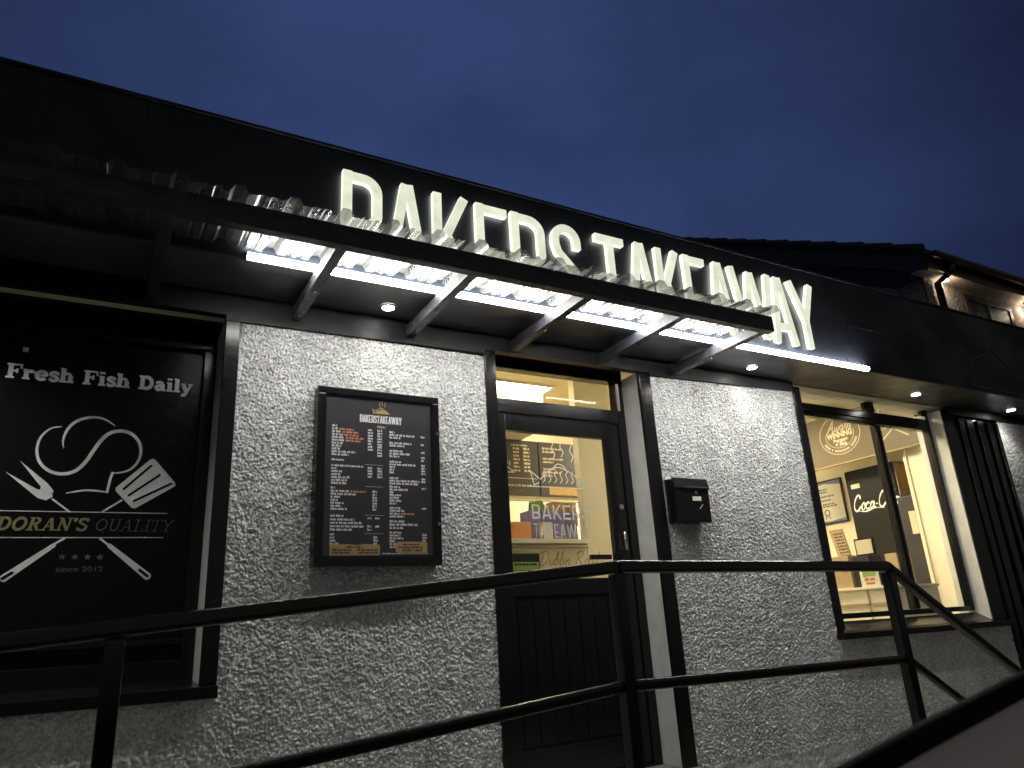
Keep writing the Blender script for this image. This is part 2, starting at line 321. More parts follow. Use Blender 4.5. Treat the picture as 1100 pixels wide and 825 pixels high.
# ---- slab serif glyphs (cap height 1, x height .68); 't' thin, 'k' thick strokes
def slabg():
    k, t = 1, .45
    G = {}
    def sl(x, y, hw): return (t, [(x-hw, y), (x+hw, y)])
    G['F'] = (.86, [(k, [(.24, 0), (.24, 1)]), sl(.24, .04, .22), (t, [(.02, .96), (.80, .96)]), (t, [(.77, .98), (.77, .70)]), (t, [(.24, .52), (.58, .52)]), (t, [(.57, .68), (.57, .36)])])
    G['r'] = (.66, [(k, [(.20, 0), (.20, .68)]), sl(.20, .04, .20), (t, [(.02, .64), (.20, .64)]), (t, [(.25, .42), (.33, .60), (.45, .65), (.52, .62)]), (1.1, [(.50, .62), (.50, .46)])])
    G['e'] = (.70, [(.85, arc(.34, .34, .26, .28, 20, 200, 10)), (.85, arc(.34, .34, .26, .28, 200, 320, 8)), (t, [(.12, .34), (.64, .34)]), (.8, [(.585, .44), (.60, .33)])])
    G['s'] = (.58, [(.75, [(.47, .55), (.40, .62), (.27, .64), (.14, .58), (.12, .48), (.20, .40), (.36, .33), (.47, .26), (.49, .16), (.40, .06), (.25, .03), (.12, .10)]), (t, [(.50, .66), (.50, .46)]), (t, [(.10, .22), (.10, .01)])])
    G['h'] = (.82, [(k, [(.20, 0), (.20, 1)]), sl(.20, .04, .20), (t, [(.02, .96), (.20, .96)]), (.6, [(.22, .46), (.34, .61), (.46, .64), (.56, .58), (.60, .44)]), (k, [(.60, .48), (.60, 0)]), sl(.60, .04, .19)])
    G['i'] = (.44, [(k, [(.21, 0), (.21, .68)]), sl(.21, .04, .20), (t, [(.03, .64), (.21, .64)]), (1.15, [(.20, .84), (.20, 1.0)])])
    G['l'] = (.44, [(k, [(.21, 0), (.21, 1)]), sl(.21, .04, .20), (t, [(.03, .96), (.21, .96)])])
    G['D'] = (.95, [(k, [(.24, 0), (.24, 1)]), (t, [(.02, .96), (.42, .96)]), (t, [(.02, .04), (.42, .04)]), (.9, [(.40, .95), (.62, .89), (.76, .72), (.80, .5), (.76, .28), (.62, .11), (.40, .05)])])
    G['a'] = (.72, [(.7, [(.12, .52), (.20, .62), (.34, .64), (.46, .58), (.50, .46)]), (k, [(.50, .50), (.50, .05)]), (t, [(.48, .04), (.68, .04)]), (.75, [(.48, .38), (.28, .36), (.13, .28), (.12, .15), (.22, .05), (.36, .08), (.48, .20)])])
    G['y'] = (.74, [(k, [(.14, .66), (.38, .02)]), (t, [(0, .64), (.30, .64)]), (t, [(.46, .64), (.74, .64)]), (.55, [(.62, .62), (.36, -.06), (.26, -.22), (.12, -.24)]), (1, [(.10, -.16), (.18, -.2)])])
    G['O'] = (.98, [(.95, arc(.48, .5, .36, .44, 0, 360, 24))])
    G['R'] = (.92, [(k, [(.24, 0), (.24, 1)]), (t, [(.02, .96), (.5, .96)]), sl(.24, .04, .22), (.85, [(.46, .95), (.64, .88), (.68, .74), (.62, .58), (.44, .50), (.26, .50)]), (k, [(.46, .5), (.72, .04)]), (t, [(.66, .04), (.90, .04)])])
    G['A'] = (.96, [(t, [(.18, .03), (.44, .97)]), (k, [(.46, .97), (.76, .03)]), sl(.16, .04, .16), sl(.78, .04, .18), (t, [(.26, .32), (.66, .32)])])
    G['N'] = (.98, [(t*1.2, [(.20, 0), (.20, 1)]), (k, [(.20, .97), (.74, .03)]), (t*1.2, [(.76, 0), (.76, 1)]), sl(.20, .04, .18), (t, [(.02, .96), (.2, .96)]), sl(.76, .96, .18)])
    G["'"] = (.30, [(k, [(.15, 1.0), (.10, .72)])])
    G['S'] = (.80, [(.85, [(.66, .76), (.58, .90), (.38, .95), (.18, .88), (.14, .72), (.24, .60), (.50, .48), (.66, .34), (.66, .18), (.52, .06), (.32, .05), (.16, .18)]), (t, [(.68, .98), (.68, .70)]), (t, [(.12, .30), (.12, .02)])])
    G['Q'] = (.98, [(.95, arc(.48, .5, .36, .44, 0, 360, 24)), (.7, [(.44, .14), (.60, .02), (.78, -.14)])])
    G['U'] = (.94, [(k, [(.20, .97), (.20, .30), (.28, .10), (.46, .04), (.64, .10), (.72, .30), (.72, .97)]), sl(.20, .96, .18), sl(.72, .96, .18)])
    G['L'] = (.80, [(k, [(.24, 0), (.24, 1)]), sl(.24, .96, .22), (t, [(.02, .04), (.72, .04)]), (t, [(.72, .02), (.72, .30)])])
    G['I'] = (.50, [(k, [(.24, 0), (.24, 1)]), sl(.24, .96, .22), sl(.24, .04, .22)])
    G['T'] = (.86, [(k, [(.42, 0), (.42, 1)]), sl(.42, .04, .20), (t, [(.04, .96), (.80, .96)]), (t, [(.05, .98), (.05, .70)]), (t, [(.79, .98), (.79, .70)])])
    G['Y'] = (.90, [(k, [(.12, .96), (.43, .46)]), (k, [(.74, .96), (.43, .46)]), (k, [(.43, .5), (.43, .0)]), sl(.43, .04, .2), sl(.12, .96, .13), sl(.74, .96, .13)])
    return G
SL = slabg()
def slab(mb, pl, text, a, b, h, total, w, shear=0, d0=0, d1=.001, rise=0):
    nat = sum(SL[c][0] if c != ' ' else .45 for c in text); sx = total/nat; x0 = a
    for c in text:
        if c == ' ': a += .45*sx; continue
        wd, st = SL[c]
        for k, (q, s) in enumerate(st):
            ribbon(mb, pl, [(a+x*sx+y*h*shear, b+y*h+(a-x0)*rise) for x, y in s], w*q, d0, d1+k*.00012)
        a += wd*sx
# ---- cursive glyphs (x height .45)
SC = {
 'D': (.85, [[(.30, .95), (.22, .5), (.12, .05), (.30, .0), (.55, .15), (.72, .5), (.66, .85), (.42, 1.0), (.15, .92), (.05, .78)]]),
 'R': (.85, [[(.28, .95), (.20, .45), (.10, .0)], [(.05, .75), (.22, .95), (.50, 1.0), (.66, .85), (.52, .58), (.28, .50), (.45, .3), (.62, .02), (.78, .06)]]),
 'A': (.85, [[(.0, .0), (.18, .1), (.42, .6), (.62, 1.0), (.60, .4), (.66, .0), (.80, .1)], [(.22, .36), (.70, .40)]]),
 'C': (.72, [[(.62, .74), (.60, .92), (.46, 1.0), (.26, .84), (.12, .48), (.14, .14), (.32, -.02), (.52, .08), (.66, .26)]]),
 'u': (.42, [[(.06, .42), (.02, .12), (.12, .0), (.26, .12), (.34, .44), (.30, .08), (.42, .06)]]),
 'b': (.40, [[(.0, .1), (.18, .6), (.20, .95), (.12, .8), (.04, .2), (.10, .0), (.26, .08), (.30, .34), (.18, .40), (.40, .38)]]),
 'l': (.26, [[(.0, .1), (.18, .6), (.20, .97), (.10, .8), (.06, .15), (.14, .0), (.28, .1)]]),
 'i': (.24, [[(.0, .1), (.10, .44), (.08, .08), (.24, .08)], [(.14, .62), (.15, .66)]]),
 'n': (.46, [[(.02, .42), (.04, .0)], [(.04, .14), (.20, .42), (.30, .38), (.28, .06), (.44, .06)]]),
 'o': (.38, [[(.22, .44), (.06, .32), (.04, .10), (.16, .0), (.30, .12), (.30, .34), (.22, .44), (.40, .38)]]),
 'c': (.38, [[(.30, .34), (.20, .44), (.06, .30), (.04, .10), (.16, .0), (.34, .08)]]),
 'a': (.46, [[(.30, .36), (.16, .43), (.03, .24), (.06, .03), (.20, .04), (.31, .24)], [(.33, .45), (.30, .05), (.46, .08)]]),
 'd': (.42, [[(.28, .38), (.14, .42), (.04, .22), (.08, .02), (.20, .04), (.34, .98), (.28, .10), (.42, .08)]]),
 'w': (.52, [[(.04, .42), (.04, .04), (.18, .04), (.24, .36), (.26, .04), (.40, .06), (.46, .44)]]),
 'r': (.30, [[(.02, .1), (.12, .46), (.22, .40), (.18, .06), (.30, .06)]]),
 '-': (.20, [[(.02, .24), (.16, .26)]]),
}
def script(mb, pl, text, a, b, h, total, w, shear=.25, d0=0, d1=.001):
    nat = sum(SC[c][0] if c != ' ' else .3 for c in text); sx = total/nat
    for c in text:
        if c == ' ': a += .3*sx; continue
        wd, st = SC[c]
        for k, s in enumerate(st):
            q = smooth_line(s, 4); n = len(q)
            ribbon(mb, pl, [(a+x*sx+y*h*shear, b+y*h) for x, y in q], [w*(.55+.75*abs(math.sin(math.pi*1.7*i/n+.5))) for i in range(n)], d0, d1+k*.0002)
        a += wd*sx
def words(mb, pl, a, b, h, wid, d0=0, d1=.0008, seed=0):
    """a run of print too small to read: uneven letter-height marks"""
    rnd = random.Random(seed); x = a
    while x < a+wid:
        n = rnd.randint(3, 8)
        for _ in range(n):
            lw = h*rnd.uniform(.28, .5); hh = h*rnd.choice((.78, .8, .85, 1.1, 1.05))
            if x+lw > a+wid: return
            rect(mb, pl, x, x+lw*.84, b, b+hh, d0, d1); x += lw
        x += h*.45
def font(name, text, pl, a, b, h, mat, parent, width=None, align='LEFT', bold=0, shear=0, depth=.0006):
    cu_ = bpy.data.curves.new(name, 'FONT'); cu_.body = text; cu_.size = h/.69; cu_.align_x = align; cu_.offset = bold; cu_.shear = shear; cu_.extrude = depth/2
    o = bpy.data.objects.new(name, cu_); COL.objects.link(o); bpy.context.view_layer.update()
    me = bpy.data.meshes.new_from_object(o.evaluated_get(bpy.context.evaluated_depsgraph_get()))
    bpy.data.objects.remove(o); xs = [v.co.x for v in me.vertices]; sx = width/(max(xs)-min(xs)) if width else 1
    x0 = min(xs) if align == 'LEFT' else 0
    for v in me.vertices: v.co = pl.p(a+(v.co.x-x0)*sx, b+v.co.y, v.co.z+depth/2+.0002)
    me.materials.clear(); me.materials.append(M[mat]); q = bpy.data.objects.new(name, me); COL.objects.link(q)
    return keep(q, parent)
def fish(mb, pl, a, b, w, lw, steam=True, ribs=True, d1=.001):
    """line drawing of a fish over a dish line with steam; w = length, tail at left"""
    R_ = lambda pts, q=1: ribbon(mb, pl, smooth_line([(a+x*w, b+y*w) for x, y in pts]), lw*q, 0, d1)
    R_([(.16, .10), (.30, .24), (.46, .30), (.60, .27), (.80, .17), (.96, .04)]); R_([(.40, .29), (.47, .35), (.56, .33), (.62, .27)])
    ribbon(mb, pl, [(a+x*w, b+y*w) for x, y in [(.16, .11), (.0, .22), (.05, .02), (.14, .06)]], lw, 0, d1+.0002)
    ribbon(mb, pl, [(a-.02*w, b), (a+1.02*w, b)], lw, 0, d1+.0003)
    ribbon(mb, pl, arc(a+.86*w, b+.07*w, .028*w, .028*w, 0, 360, 10), lw*.8, 0, d1)
    if ribs:
        for k in range(5):
            x = .28+.1*k; R_([(x, .03), (x+.05, .08), (x+.01, .14), (x+.05, .20)], .8)
    if steam:
        for x, y in ((.40, .42), (.55, .46), (.72, .40)): R_([(x, y), (x+.04, y+.08), (x-.01, y+.16), (x+.03, y+.26)], .9)

# ================================================================== SETTING
def slabbox(name, x0, x1, y0, y1, z0, z1, mat):
    return tag(MB().box(x0, x1, y0, y1, z0, z1).build(name, mat), kind='structure')
slabbox('road', -60, 60, -60, -2.35, -1.45, -1.25, 'asphalt')
slabbox('ground', -60, 60, .26, 60, -1.6, -.86, 'asphalt')
slabbox('pavement', -60, 60, -2.35, .26, -1.45, -1.13, 'concrete')
# ramp: level landing in front of the door, slope down to the left, steps down to the right
RZ = -.78
r = MB()
r.box(1.62, 3.14, -1.52, -.012, -1.13, RZ)
r.hexa([(-2.45, -1.52, -1.13), (1.62, -1.52, -1.13), (1.62, -.012, -1.13), (-2.45, -.012, -1.13)],
       [(-2.45, -1.52, RZ-.349), (1.62, -1.52, RZ), (1.62, -.012, RZ), (-2.45, -.012, RZ-.349)])
r.box(3.14, 3.42, -1.52, -.012, -1.13, RZ-.17)
tag(r.build('ramp', 'concrete'), kind='structure')

# ================================================================== TAKEAWAY BUILDING
B = thing('takeaway_building', 'long low black and white roughcast takeaway shop with dark fascia', 'building', (2.5, 0, -1.13))
rng = np.random.RandomState(3)
JX = rng.rand(512, 512); JZ = rng.rand(512, 512); JH = rng.rand(512, 512); JR = rng.rand(512, 512)
def vnoise(X, Z, s, tab):
    x = X/s; z = Z/s; i = np.floor(x).astype(int); j = np.floor(z).astype(int); fx = x-i; fz = z-j
    fx = fx*fx*(3-2*fx); fz = fz*fz*(3-2*fz); g = lambda a, b: tab[a % 512, b % 512]
    return (g(i, j)*(1-fx)+g(i+1, j)*fx)*(1-fz)+(g(i, j+1)*(1-fx)+g(i+1, j+1)*fx)*fz
def rough(X, Z, cell=.0100, amp=1.0):
    # domes of thrown render on a jittered grid, warped, over a lumpy coat
    X = X+(vnoise(X, Z, .035, JX)-.5)*.010; Z = Z+(vnoise(X, Z, .030, JZ)-.5)*.010
    h = np.zeros_like(X); ci = np.floor(X/cell).astype(int); cj = np.floor(Z/cell).astype(int)
    for a in (-1, 0, 1):
        for b in (-1, 0, 1):
            i, j = (ci+a) % 512, (cj+b) % 512
            px = (ci+a+JX[i, j])*cell; pz = (cj+b+JZ[i, j])*cell; R_ = cell*(.42+.65*JR[i, j])
            d = ((X-px)**2+(Z-pz)**2)/(R_*R_); h = np.maximum(h, (.35+.65*JH[i, j])*np.sqrt(np.clip(1-d, 0, 1)))
    return amp*(.0135*h+.0035*vnoise(X, Z, .05, JH)+.005*vnoise(X, Z, .45, JR)+.002*vnoise(X, Z, .009, JR))
def roughwall(x0, x1, z0, z1, step, mat='render', parent=B, ztop=None, core=True, y=0.0, name='wall'):
    nx = int((x1-x0)/step)+1; nz = int((z1-z0)/step)+1
    xs = np.linspace(x0, x1, nx); zz = np.linspace(0, 1, nz); X, T = np.meshgrid(xs, zz)
    top = z1 if ztop is None else z1+(ztop-z1)*(X-x0)/(x1-x0)
    Z = z0+(top-z0)*T; Y = y-rough(X, Z)
    v = np.stack([X, Y, Z], -1).reshape(-1, 3).astype(np.float32)
    i = np.arange(nx-1)[None, :]+np.arange(nz-1)[:, None]*nx
    f = np.stack([i, i+1, i+1+nx, i+nx], -1).reshape(-1, 4)
    mb = MB(); me = bpy.data.meshes.new(name)
    cv = [(x0, y+.012, z0), (x1, y+.012, z0), (x1, y+.25, z0), (x0, y+.25, z0)]
    zt = (z1, ztop if ztop is not None else z1)
    cv += [(x0, y+.012, zt[0]), (x1, y+.012, zt[1]), (x1, y+.25, zt[1]), (x0, y+.25, zt[0])]
    n = len(v); allv = np.concatenate([v, np.array(cv, np.float32)])
    cf_ = np.array([(0,3,2,1),(4,5,6,7),(0,1,5,4),(1,2,6,5),(2,3,7,6),(3,0,4,7)])+n
    allf = np.concatenate([f, cf_])
    me.vertices.add(len(allv)); me.vertices.foreach_set('co', allv.ravel())
    me.loops.add(allf.size); me.loops.foreach_set('vertex_index', allf.ravel().astype(np.int32))
    me.polygons.add(len(allf)); me.polygons.foreach_set('loop_start', np.arange(0, allf.size, 4, dtype=np.int32))
    me.update(); me.validate(); me.materials.append(M[mat])
    o = bpy.data.objects.new(name, me); COL.objects.link(o); return keep(o, parent)
roughwall(.515, 1.90, -1.13, 1.553, .0036)
roughwall(3.12, 4.54, -.80, 1.585, .0036, ztop=1.625)
roughwall(-3.2, .515, -1.13, -.185, .0052)
roughwall(4.54, 6.66, -1.13, -.172, .0052)
roughwall(3.12, 4.54, -1.13, -.80, .012)
roughwall(7.31, 9.4, -1.13, 1.64, .010)
roughwall(-3.2, -1.62, -.185, 1.56, .012)
# wall head above the openings and panels, behind the soffit line
w = MB(); w.box(-3.2, 9.4, .02, .25, 1.69, 2.30)
w.build('wall', 'plaster', B)
# plaster reveals
w = MB().box(.455, .515, .0, .30, -.135, 1.58); w.build('reveal', 'plaster', B, bevel=.004)
MB().box(-1.62, .453, .021, .085, 1.577, 1.69).build('reveal', 'cream', B)
MB().box(-1.62, .453, .086, .30, 1.560, 1.69).build('shutter_box', 'black', B)
MB().box(3.045, 3.118, .0, .25, RZ, 1.60).build('reveal', 'plaster', B, bevel=.004)
MB().box(6.452, 6.66, .0, .25, -.12, 1.66).build('reveal', 'plaster', B, bevel=.004)
# black painted bands round the openings
def band(x0, x1, z0, z1, name='trim', d=.027): return MB().box(x0, x1, -d, -.0005, z0, z1).build(name, 'black', B, bevel=.004)
band(.450, .520, -.137, 1.600); band(-1.69, -1.62, -.137, 1.600)
band(1.888, 1.960, -1.0, 1.600); band(3.035, 3.13, RZ, 1.640)
band(4.528, 4.606, -.12, 1.660)
MB().box(6.462, 6.655, -.012, -.0006, -.12, 1.66).build('trim', 'black', B, bevel=.003)
# long black board under the soffit (slightly out of level like the photo's)
def headboard(x0, x1, za, zb, y0=-.032, y1=.02):
    return MB().hexa([(x0, y0, za), (x1, y0, zb), (x1, y1, zb), (x0, y1, za)], [(x0, y0, 1.692), (x1, y0, 1.692), (x1, y1, 1.692), (x0, y1, 1.692)]).build('head_board', 'satin', B)
headboard(-3.2, .449, 1.573, 1.573); headboard(.449, 1.886, 1.546, 1.566); headboard(1.886, 3.13, 1.590, 1.596)
headboard(3.13, 4.528, 1.578, 1.618); headboard(6.522, 9.4, 1.62, 1.64)
# fascia, seams, soffit, capping, flat roof
F0 = -.45
f_ = MB()
segs = [-3.2, -.0, 2.412, 4.722, 7.20, 9.6]
for a, b in zip(segs[:-1], segs[1:]):
    MB().box(a+.0015, b-.0015, F0, F0+.03, 1.682, 2.392).build('fascia', 'fascia', B, bevel=.002)
MB().box(-3.2, 9.6, F0+.031, F0+.07, 1.695, 2.38).build('fascia_backing', 'black', B)
MB().box(-3.2, 9.6, F0-.012, F0+.12, 2.393, 2.408).build('capping', 'fascia', B, bevel=.003)
MB().box(4.75, 5.82, F0-.003, F0-.0005, 2.020, 2.024).build('seam_strip', 'steel', B)
MB().box(-3.2, 9.6, F0+.001, -.0005, 1.694, 1.712).build('soffit', 'soffit', B)
MB().box(-3.2, 9.6, F0-.004, F0+.072, 1.670, 1.6815).build('soffit_edge', 'soffit', B, bevel=.002)
MB().box(-3.2, 6.66, F0+.08, 3.6, 2.31, 2.37).build('roof', 'black', B)
# interior shell
def inner(name, x0, x1, y0, y1, z0, z1, mat='cream'): return MB().box(x0, x1, y0, y1, z0, z1).build(name, mat, B)
inner('interior_wall', .85, .95, .26, 3.4, RZ, 2.30); inner('interior_wall', .85, 7.5, 3.4, 3.5, RZ, 2.30)
inner('interior_wall', 7.4, 7.5, .26, 3.4, RZ, 2.30); inner('ceiling', .95, 7.4, .26, 3.4, 2.10, 2.14)
inner('interior_floor', .95, 7.4, .26, 3.4, RZ-.05, RZ, 'concrete')
inner('partition', 3.43, 4.55, 1.30, 1.38, RZ, 2.10)
inner('partition', 6.62, 6.70, .255, .53, RZ, 2.10)
inner('interior_wall', 6.66, 7.4, .252, .258, RZ, 2.10)
inner('bulkhead', 2.2, 3.43, 1.80, 2.30, 1.72, 2.10)
inner('beading', 6.60, 6.618, .50, .53, RZ, 2.10)

# ------------------------------------------------ left window (blacked out, printed board)
LW = MB()
LW.box(-1.62, .453, .30, .33, -.13, 1.575)
lw = LW.build('window_board', 'board', B)
fr = MB(); fr.box(-1.62, .453, .255, .299, 1.48, 1.575); fr.box(-1.62, .453, .255, .299, -.13, -.03); fr.box(.395, .453, .256, .299, -.03, 1.48)
fr.box(-1.62, -1.56, .256, .299, -.03, 1.48); fr.box(-1.56, .395, .262, .299, .035, .062)
fr.build('window_frame', 'black', lw, bevel=.004)
MB().hexa([(-1.70, -.055, -.192), (.522, -.055, -.192), (.522, .0, -.192), (-1.70, .0, -.192)], [(-1.70, -.055, -.142), (.522, -.055, -.142), (.522, .0, -.136), (-1.70, .0, -.136)]).build('window_sill', 'black', B, bevel=.004)
MB().hexa([(-1.62, .001, -.192), (.45, .001, -.192), (.45, .254, -.192), (-1.62, .254, -.192)], [(-1.62, .001, -.136), (.45, .001, -.136), (.45, .254, -.118), (-1.62, .254, -.118)]).build('window_sill', 'black', B)
P = facing_front(.2995)
D = {
'hat_main': [(-0.194,1.031),(-0.237,1.019),(-0.271,0.975),(-0.279,0.915),(-0.261,0.858),(-0.217,0.818),(-0.167,0.808),(-0.119,0.823),(-0.08,0.869),(-0.051,0.931),(-0.025,0.981),(0.008,1.017),(0.054,1.03),(0.098,1.019),(0.134,0.981),(0.147,0.932),(0.138,0.882),(0.11,0.844),(0.074,0.827),(0.038,0.822)] ,
'hat_side': [(0.038,0.827),(0.031,0.798),(0.023,0.727)] ,
'hat_base': [(0.026,0.729),(-0.009,0.734),(-0.069,0.735),(-0.142,0.719)] ,
'hat_top': [(-0.175,0.928),(-0.182,0.969),(-0.168,1.025),(-0.133,1.066),(-0.078,1.087),(-0.026,1.083),(0.025,1.053)] ,
'fork': [(-0.386,0.808),(-0.249,0.694),(-0.215,0.684),(-0.191,0.701),(-0.192,0.73),(-0.22,0.763),(-0.337,0.86),(-0.242,0.745),(-0.244,0.73),(-0.259,0.735)] ,
'fshaft': [(-0.194,0.693),(-0.117,0.634)] ,
'sshaft': [(0.01,0.635),(0.09,0.696)] ,
'blade': [(0.201,0.902),(0.213,0.898),(0.312,0.787),(0.313,0.772),(0.149,0.658),(0.133,0.66),(0.059,0.737),(0.057,0.752),(0.191,0.896)] ,
'slots': [(0.199,0.867),(0.091,0.747),(0.241,0.823),(0.115,0.718),(0.294,0.783),(0.14,0.692)] ,
'rshaft': [(0.015,0.517),(0.058,0.484)] ,
'rhandle': [(0.058,0.484),(0.231,0.342)] ,
'rhole': [(0.194,0.373),(0.23,0.344)] ,
'lshaft': [(-0.121,0.516),(-0.159,0.49)] ,
'lhandle': [(-0.159,0.485),(-0.329,0.343)] ,
'lhole': [(-0.3,0.366),(-0.333,0.342)] ,
'line1': [(-0.556,0.632),(0.29,0.637)] ,
'line2': [(-0.538,0.515),(0.282,0.522)] ,
'dorans': [(-0.388,0.546),(-0.041,0.551),(-0.385,0.607),(-0.043,0.609)] ,
'quality': [(-0.011,0.548),(0.303,0.548),(-0.005,0.608),(0.315,0.609)] ,
'stars': [(-0.122,0.433),(-0.072,0.433),(-0.023,0.432),(0.026,0.431)] ,
'since': [(-0.136,0.372),(0.043,0.366),(-0.138,0.393)] ,
'ffd': [(-0.445,1.248),(0.312,1.255),(0.353,1.305),(-0.447,1.315)] ,
'fish': [(6.253,1.912),(6.327,1.968),(6.446,2.01),(6.551,2.045),(6.559,2.077),(6.64,2.096),(6.704,2.066),(6.87,1.968),(6.972,1.901),(7.064,1.865)] ,
'fishbase': [(6.178,1.716),(6.719,1.716),(6.984,1.711)] ,
'fisheye': [(6.331,1.839)] ,

}
nat = lambda s: sum(SL[c][0] if c != ' ' else .45 for c in s)
u_ = .80/nat('Fresh Fish Daily'); a_ = -.447
for wd_ in ('Fresh', 'Fish', 'Daily'):
    t = MB(); slab(t, P, wd_, a_, 1.248+.008*(a_+.447), .069, nat(wd_)*u_, .0195, d1=.001, rise=.008); t.build('lettering', 'white', lw); a_ += (nat(wd_)+.45)*u_
t = MB(); slab(t, P, "DORAN'S", -.392, .549, .058, .352, .0125, shear=.22); t.build('lettering', 'gold', lw)
t = MB(); slab(t, P, 'QUALITY', -.015, .549, .057, .330, .0042, shear=.22); t.build('lettering', 'fadedgrey', lw)
font('lettering', 'since 2012', P, -.138, .369, .021, 'fadedgrey', lw, width=.182)
def swoosh(mb, pts, wmax, tip=.25, k=5, d1=.001):
    q = smooth_line(pts, k); n = len(q)
    ribbon(mb, P, q, [wmax*(tip+(1-tip)*math.sin(math.pi*i/(n-1))**.7) for i in range(n)], 0, d1)
t = MB(); swoosh(t, D['hat_main'], .0165, .2, d1=.0012); swoosh(t, D['hat_top'], .013, .12)
ribbon(t, P, D['hat_side'], .011, 0, .001); swoosh(t, D['hat_base'], .009, .3, d1=.0014)
ribbon(t, P, D['line1'], .0035); ribbon(t, P, D['line2'], .0035)
poly(t, P, D['fork']); ribbon(t, P, D['fshaft'], .008, 0, .0012); ribbon(t, P, D['sshaft'], .008, 0, .0012)
poly(t, P, D['blade'])
for k in ('rshaft', 'lshaft'): ribbon(t, P, D[k], .009, 0, .0008)
for k in ('rhandle', 'lhandle'):
    (xa, ya), (xb, yb) = D[k]; q = [(xa+(xb-xa)*i/6, ya+(yb-ya)*i/6) for i in range(7)]
    ribbon(t, P, q, [.018+.014*i/6 for i in range(7)], 0, .001, cap=True)
t.build('emblem', 'grey', lw)
s_ = D['slots']
for pts, w_ in ([s_[0:2], .011], [s_[2:4], .011], [s_[4:6], .011], [D['rhole'], .013], [D['lhole'], .013], [arc(-.208, .703, .018, .018, -100, 60, 8), .003]):
    t = MB(); ribbon(t, P, pts, w_, .0012, .0018, cap=True); t.build('emblem_cutout', 'board', lw)
for (x, z) in D['stars']:
    t = MB(); poly(t, P, [(x+(.0155 if i % 2 == 0 else .0065)*math.sin(math.pi*i/5), z+(.0155 if i % 2 == 0 else .0065)*math.cos(math.pi*i/5)) for i in range(10)])
    t.build('star', 'fadedgrey', lw)
MB().box(-.395, -.372, .292, .2985, 1.38, 1.402).build('latch', 'grey', lw)

# ------------------------------------------------ door
dr = MB().box(2.035, 2.075, .178, .235, RZ+.02, 1.278)
leaf = MB(); leaf.box(2.04, 2.118, .18, .225, RZ+.02, 1.278); leaf.box(2.862, 2.975, .18, .225, RZ+.02, 1.278)
leaf.box(2.118, 2.862, .18, .225, 1.172, 1.278); leaf.box(2.118, 2.862, .18, .225, .19, .285); leaf.box(2.118, 2.862, .18, .225, RZ+.02, RZ+.18)
leaf.box(2.118, 2.862, .192, .215, RZ+.18, .19)
door = leaf.build('door', 'black', B, bevel=.005)
MB().box(2.118, 2.862, .200, .206, .285, 1.172).build('pane', 'glass', door)
t = MB()
for k in range(7): t.box(2.135+.105*k, 2.135+.105*k+.098, .1865, .1918, RZ+.20, .16)
t.build('panel_boards', 'black', door, bevel=.003)
t = MB(); t.tube([(2.925, .179, .455), (2.925, .150, .455), (2.925, .150, .56), (2.925, .179, .56)], .009, 8); t.build('handle', 'chrome', door, smooth=True)
t = MB(); t.tube([(2.93, .180, .723), (2.93, .166, .723)], .017, 14); t.build('lock', 'chrome', door)
MB().box(2.70, 2.86, .226, .25, .40, .43).build('push_bar', 'black', door, bevel=.003)
MB().box(2.15, 2.31, .1965, .1995, .50, .512).build('sticker', 'etch', door)
df = MB(); df.box(1.962, 2.036, .17, .245, RZ, 1.60); df.box(2.979, 3.043, .17, .245, RZ, 1.60)
df.box(2.037, 2.978, .17, .245, 1.282, 1.372); df.box(2.037, 2.978, .17, .245, 1.575, 1.60); df.box(1.962, 3.043, .165, .25, 1.6005, 1.689); df.box(2.03, 2.978, .168, .24, RZ-.0, RZ+.018)
dfr = df.build('door_frame', 'black', B, bevel=.005)
MB().box(2.037, 2.978, .20, .206, 1.373, 1.574).build('transom_pane', 'dull_glass', dfr)
MB().box(2.985, 3.0, .158, .169, 1.37, 1.56).build('bead', 'soffitpale', dfr)
# white lettering and fish on the door glass
P = facing_front(.1995)
t = MB(); fish(t, P, 2.285, .835, .425, .0065, ribs=False); 
for k in range(6):
    x = 2.37+.042*k; ribbon(t, P, smooth_line([(x, .862), (x+.018, .885), (x+.004, .915), (x+.020, .94)], 3), .006, 0, .0009)
t.build('glass_fish_graphic', 'etch', door)
t = MB(); sans(t, P, 'BAKERS', 2.275, .638, .088, .115, .425); sans(t, P, 'TAKEAWAY', 2.28, .526, .084, .085, .412); t.build('glass_lettering', 'etch', door)
MB().box(1.93, 3.06, -.03, .26, RZ-.02, RZ+.001).build('threshold', 'concrete', B)

# ------------------------------------------------ right window
YW = .12
wf = MB(); wf.box(4.606, 4.70, YW-.005, YW+.06, -.045, 1.69); wf.box(6.412, 6.451, YW-.005, YW+.06, -.045, 1.69)
wf.box(4.701, 6.411, YW-.002, YW+.06, -.045, -.006); wf.box(4.701, 6.411, YW-.002, YW+.06, 1.495, 1.60)
wf.box(5.668, 5.728, YW-.004, YW+.06, -.005, 1.494); wf.box(5.61, 5.70, YW-.004, YW+.06, 1.601, 1.69)
win = wf.build('window', 'black', B, bevel=.006)
t = MB(); t.box(5.685, 5.705, YW-.013, YW-.005, -.005, 1.49); t.box(4.71, 6.36, YW-.012, YW-.003, 1.535, 1.555); t.build('glazing_bead', 'black', win, bevel=.003)
for a, b, c, d in ((4.701, 5.667, -.005, 1.494), (5.729, 6.411, -.005, 1.494), (4.701, 5.609, 1.601, 1.689), (5.701, 6.411, 1.601, 1.689)):
    MB().box(a, b, YW+.025, YW+.031, c, d).build('pane', 'glass', win)
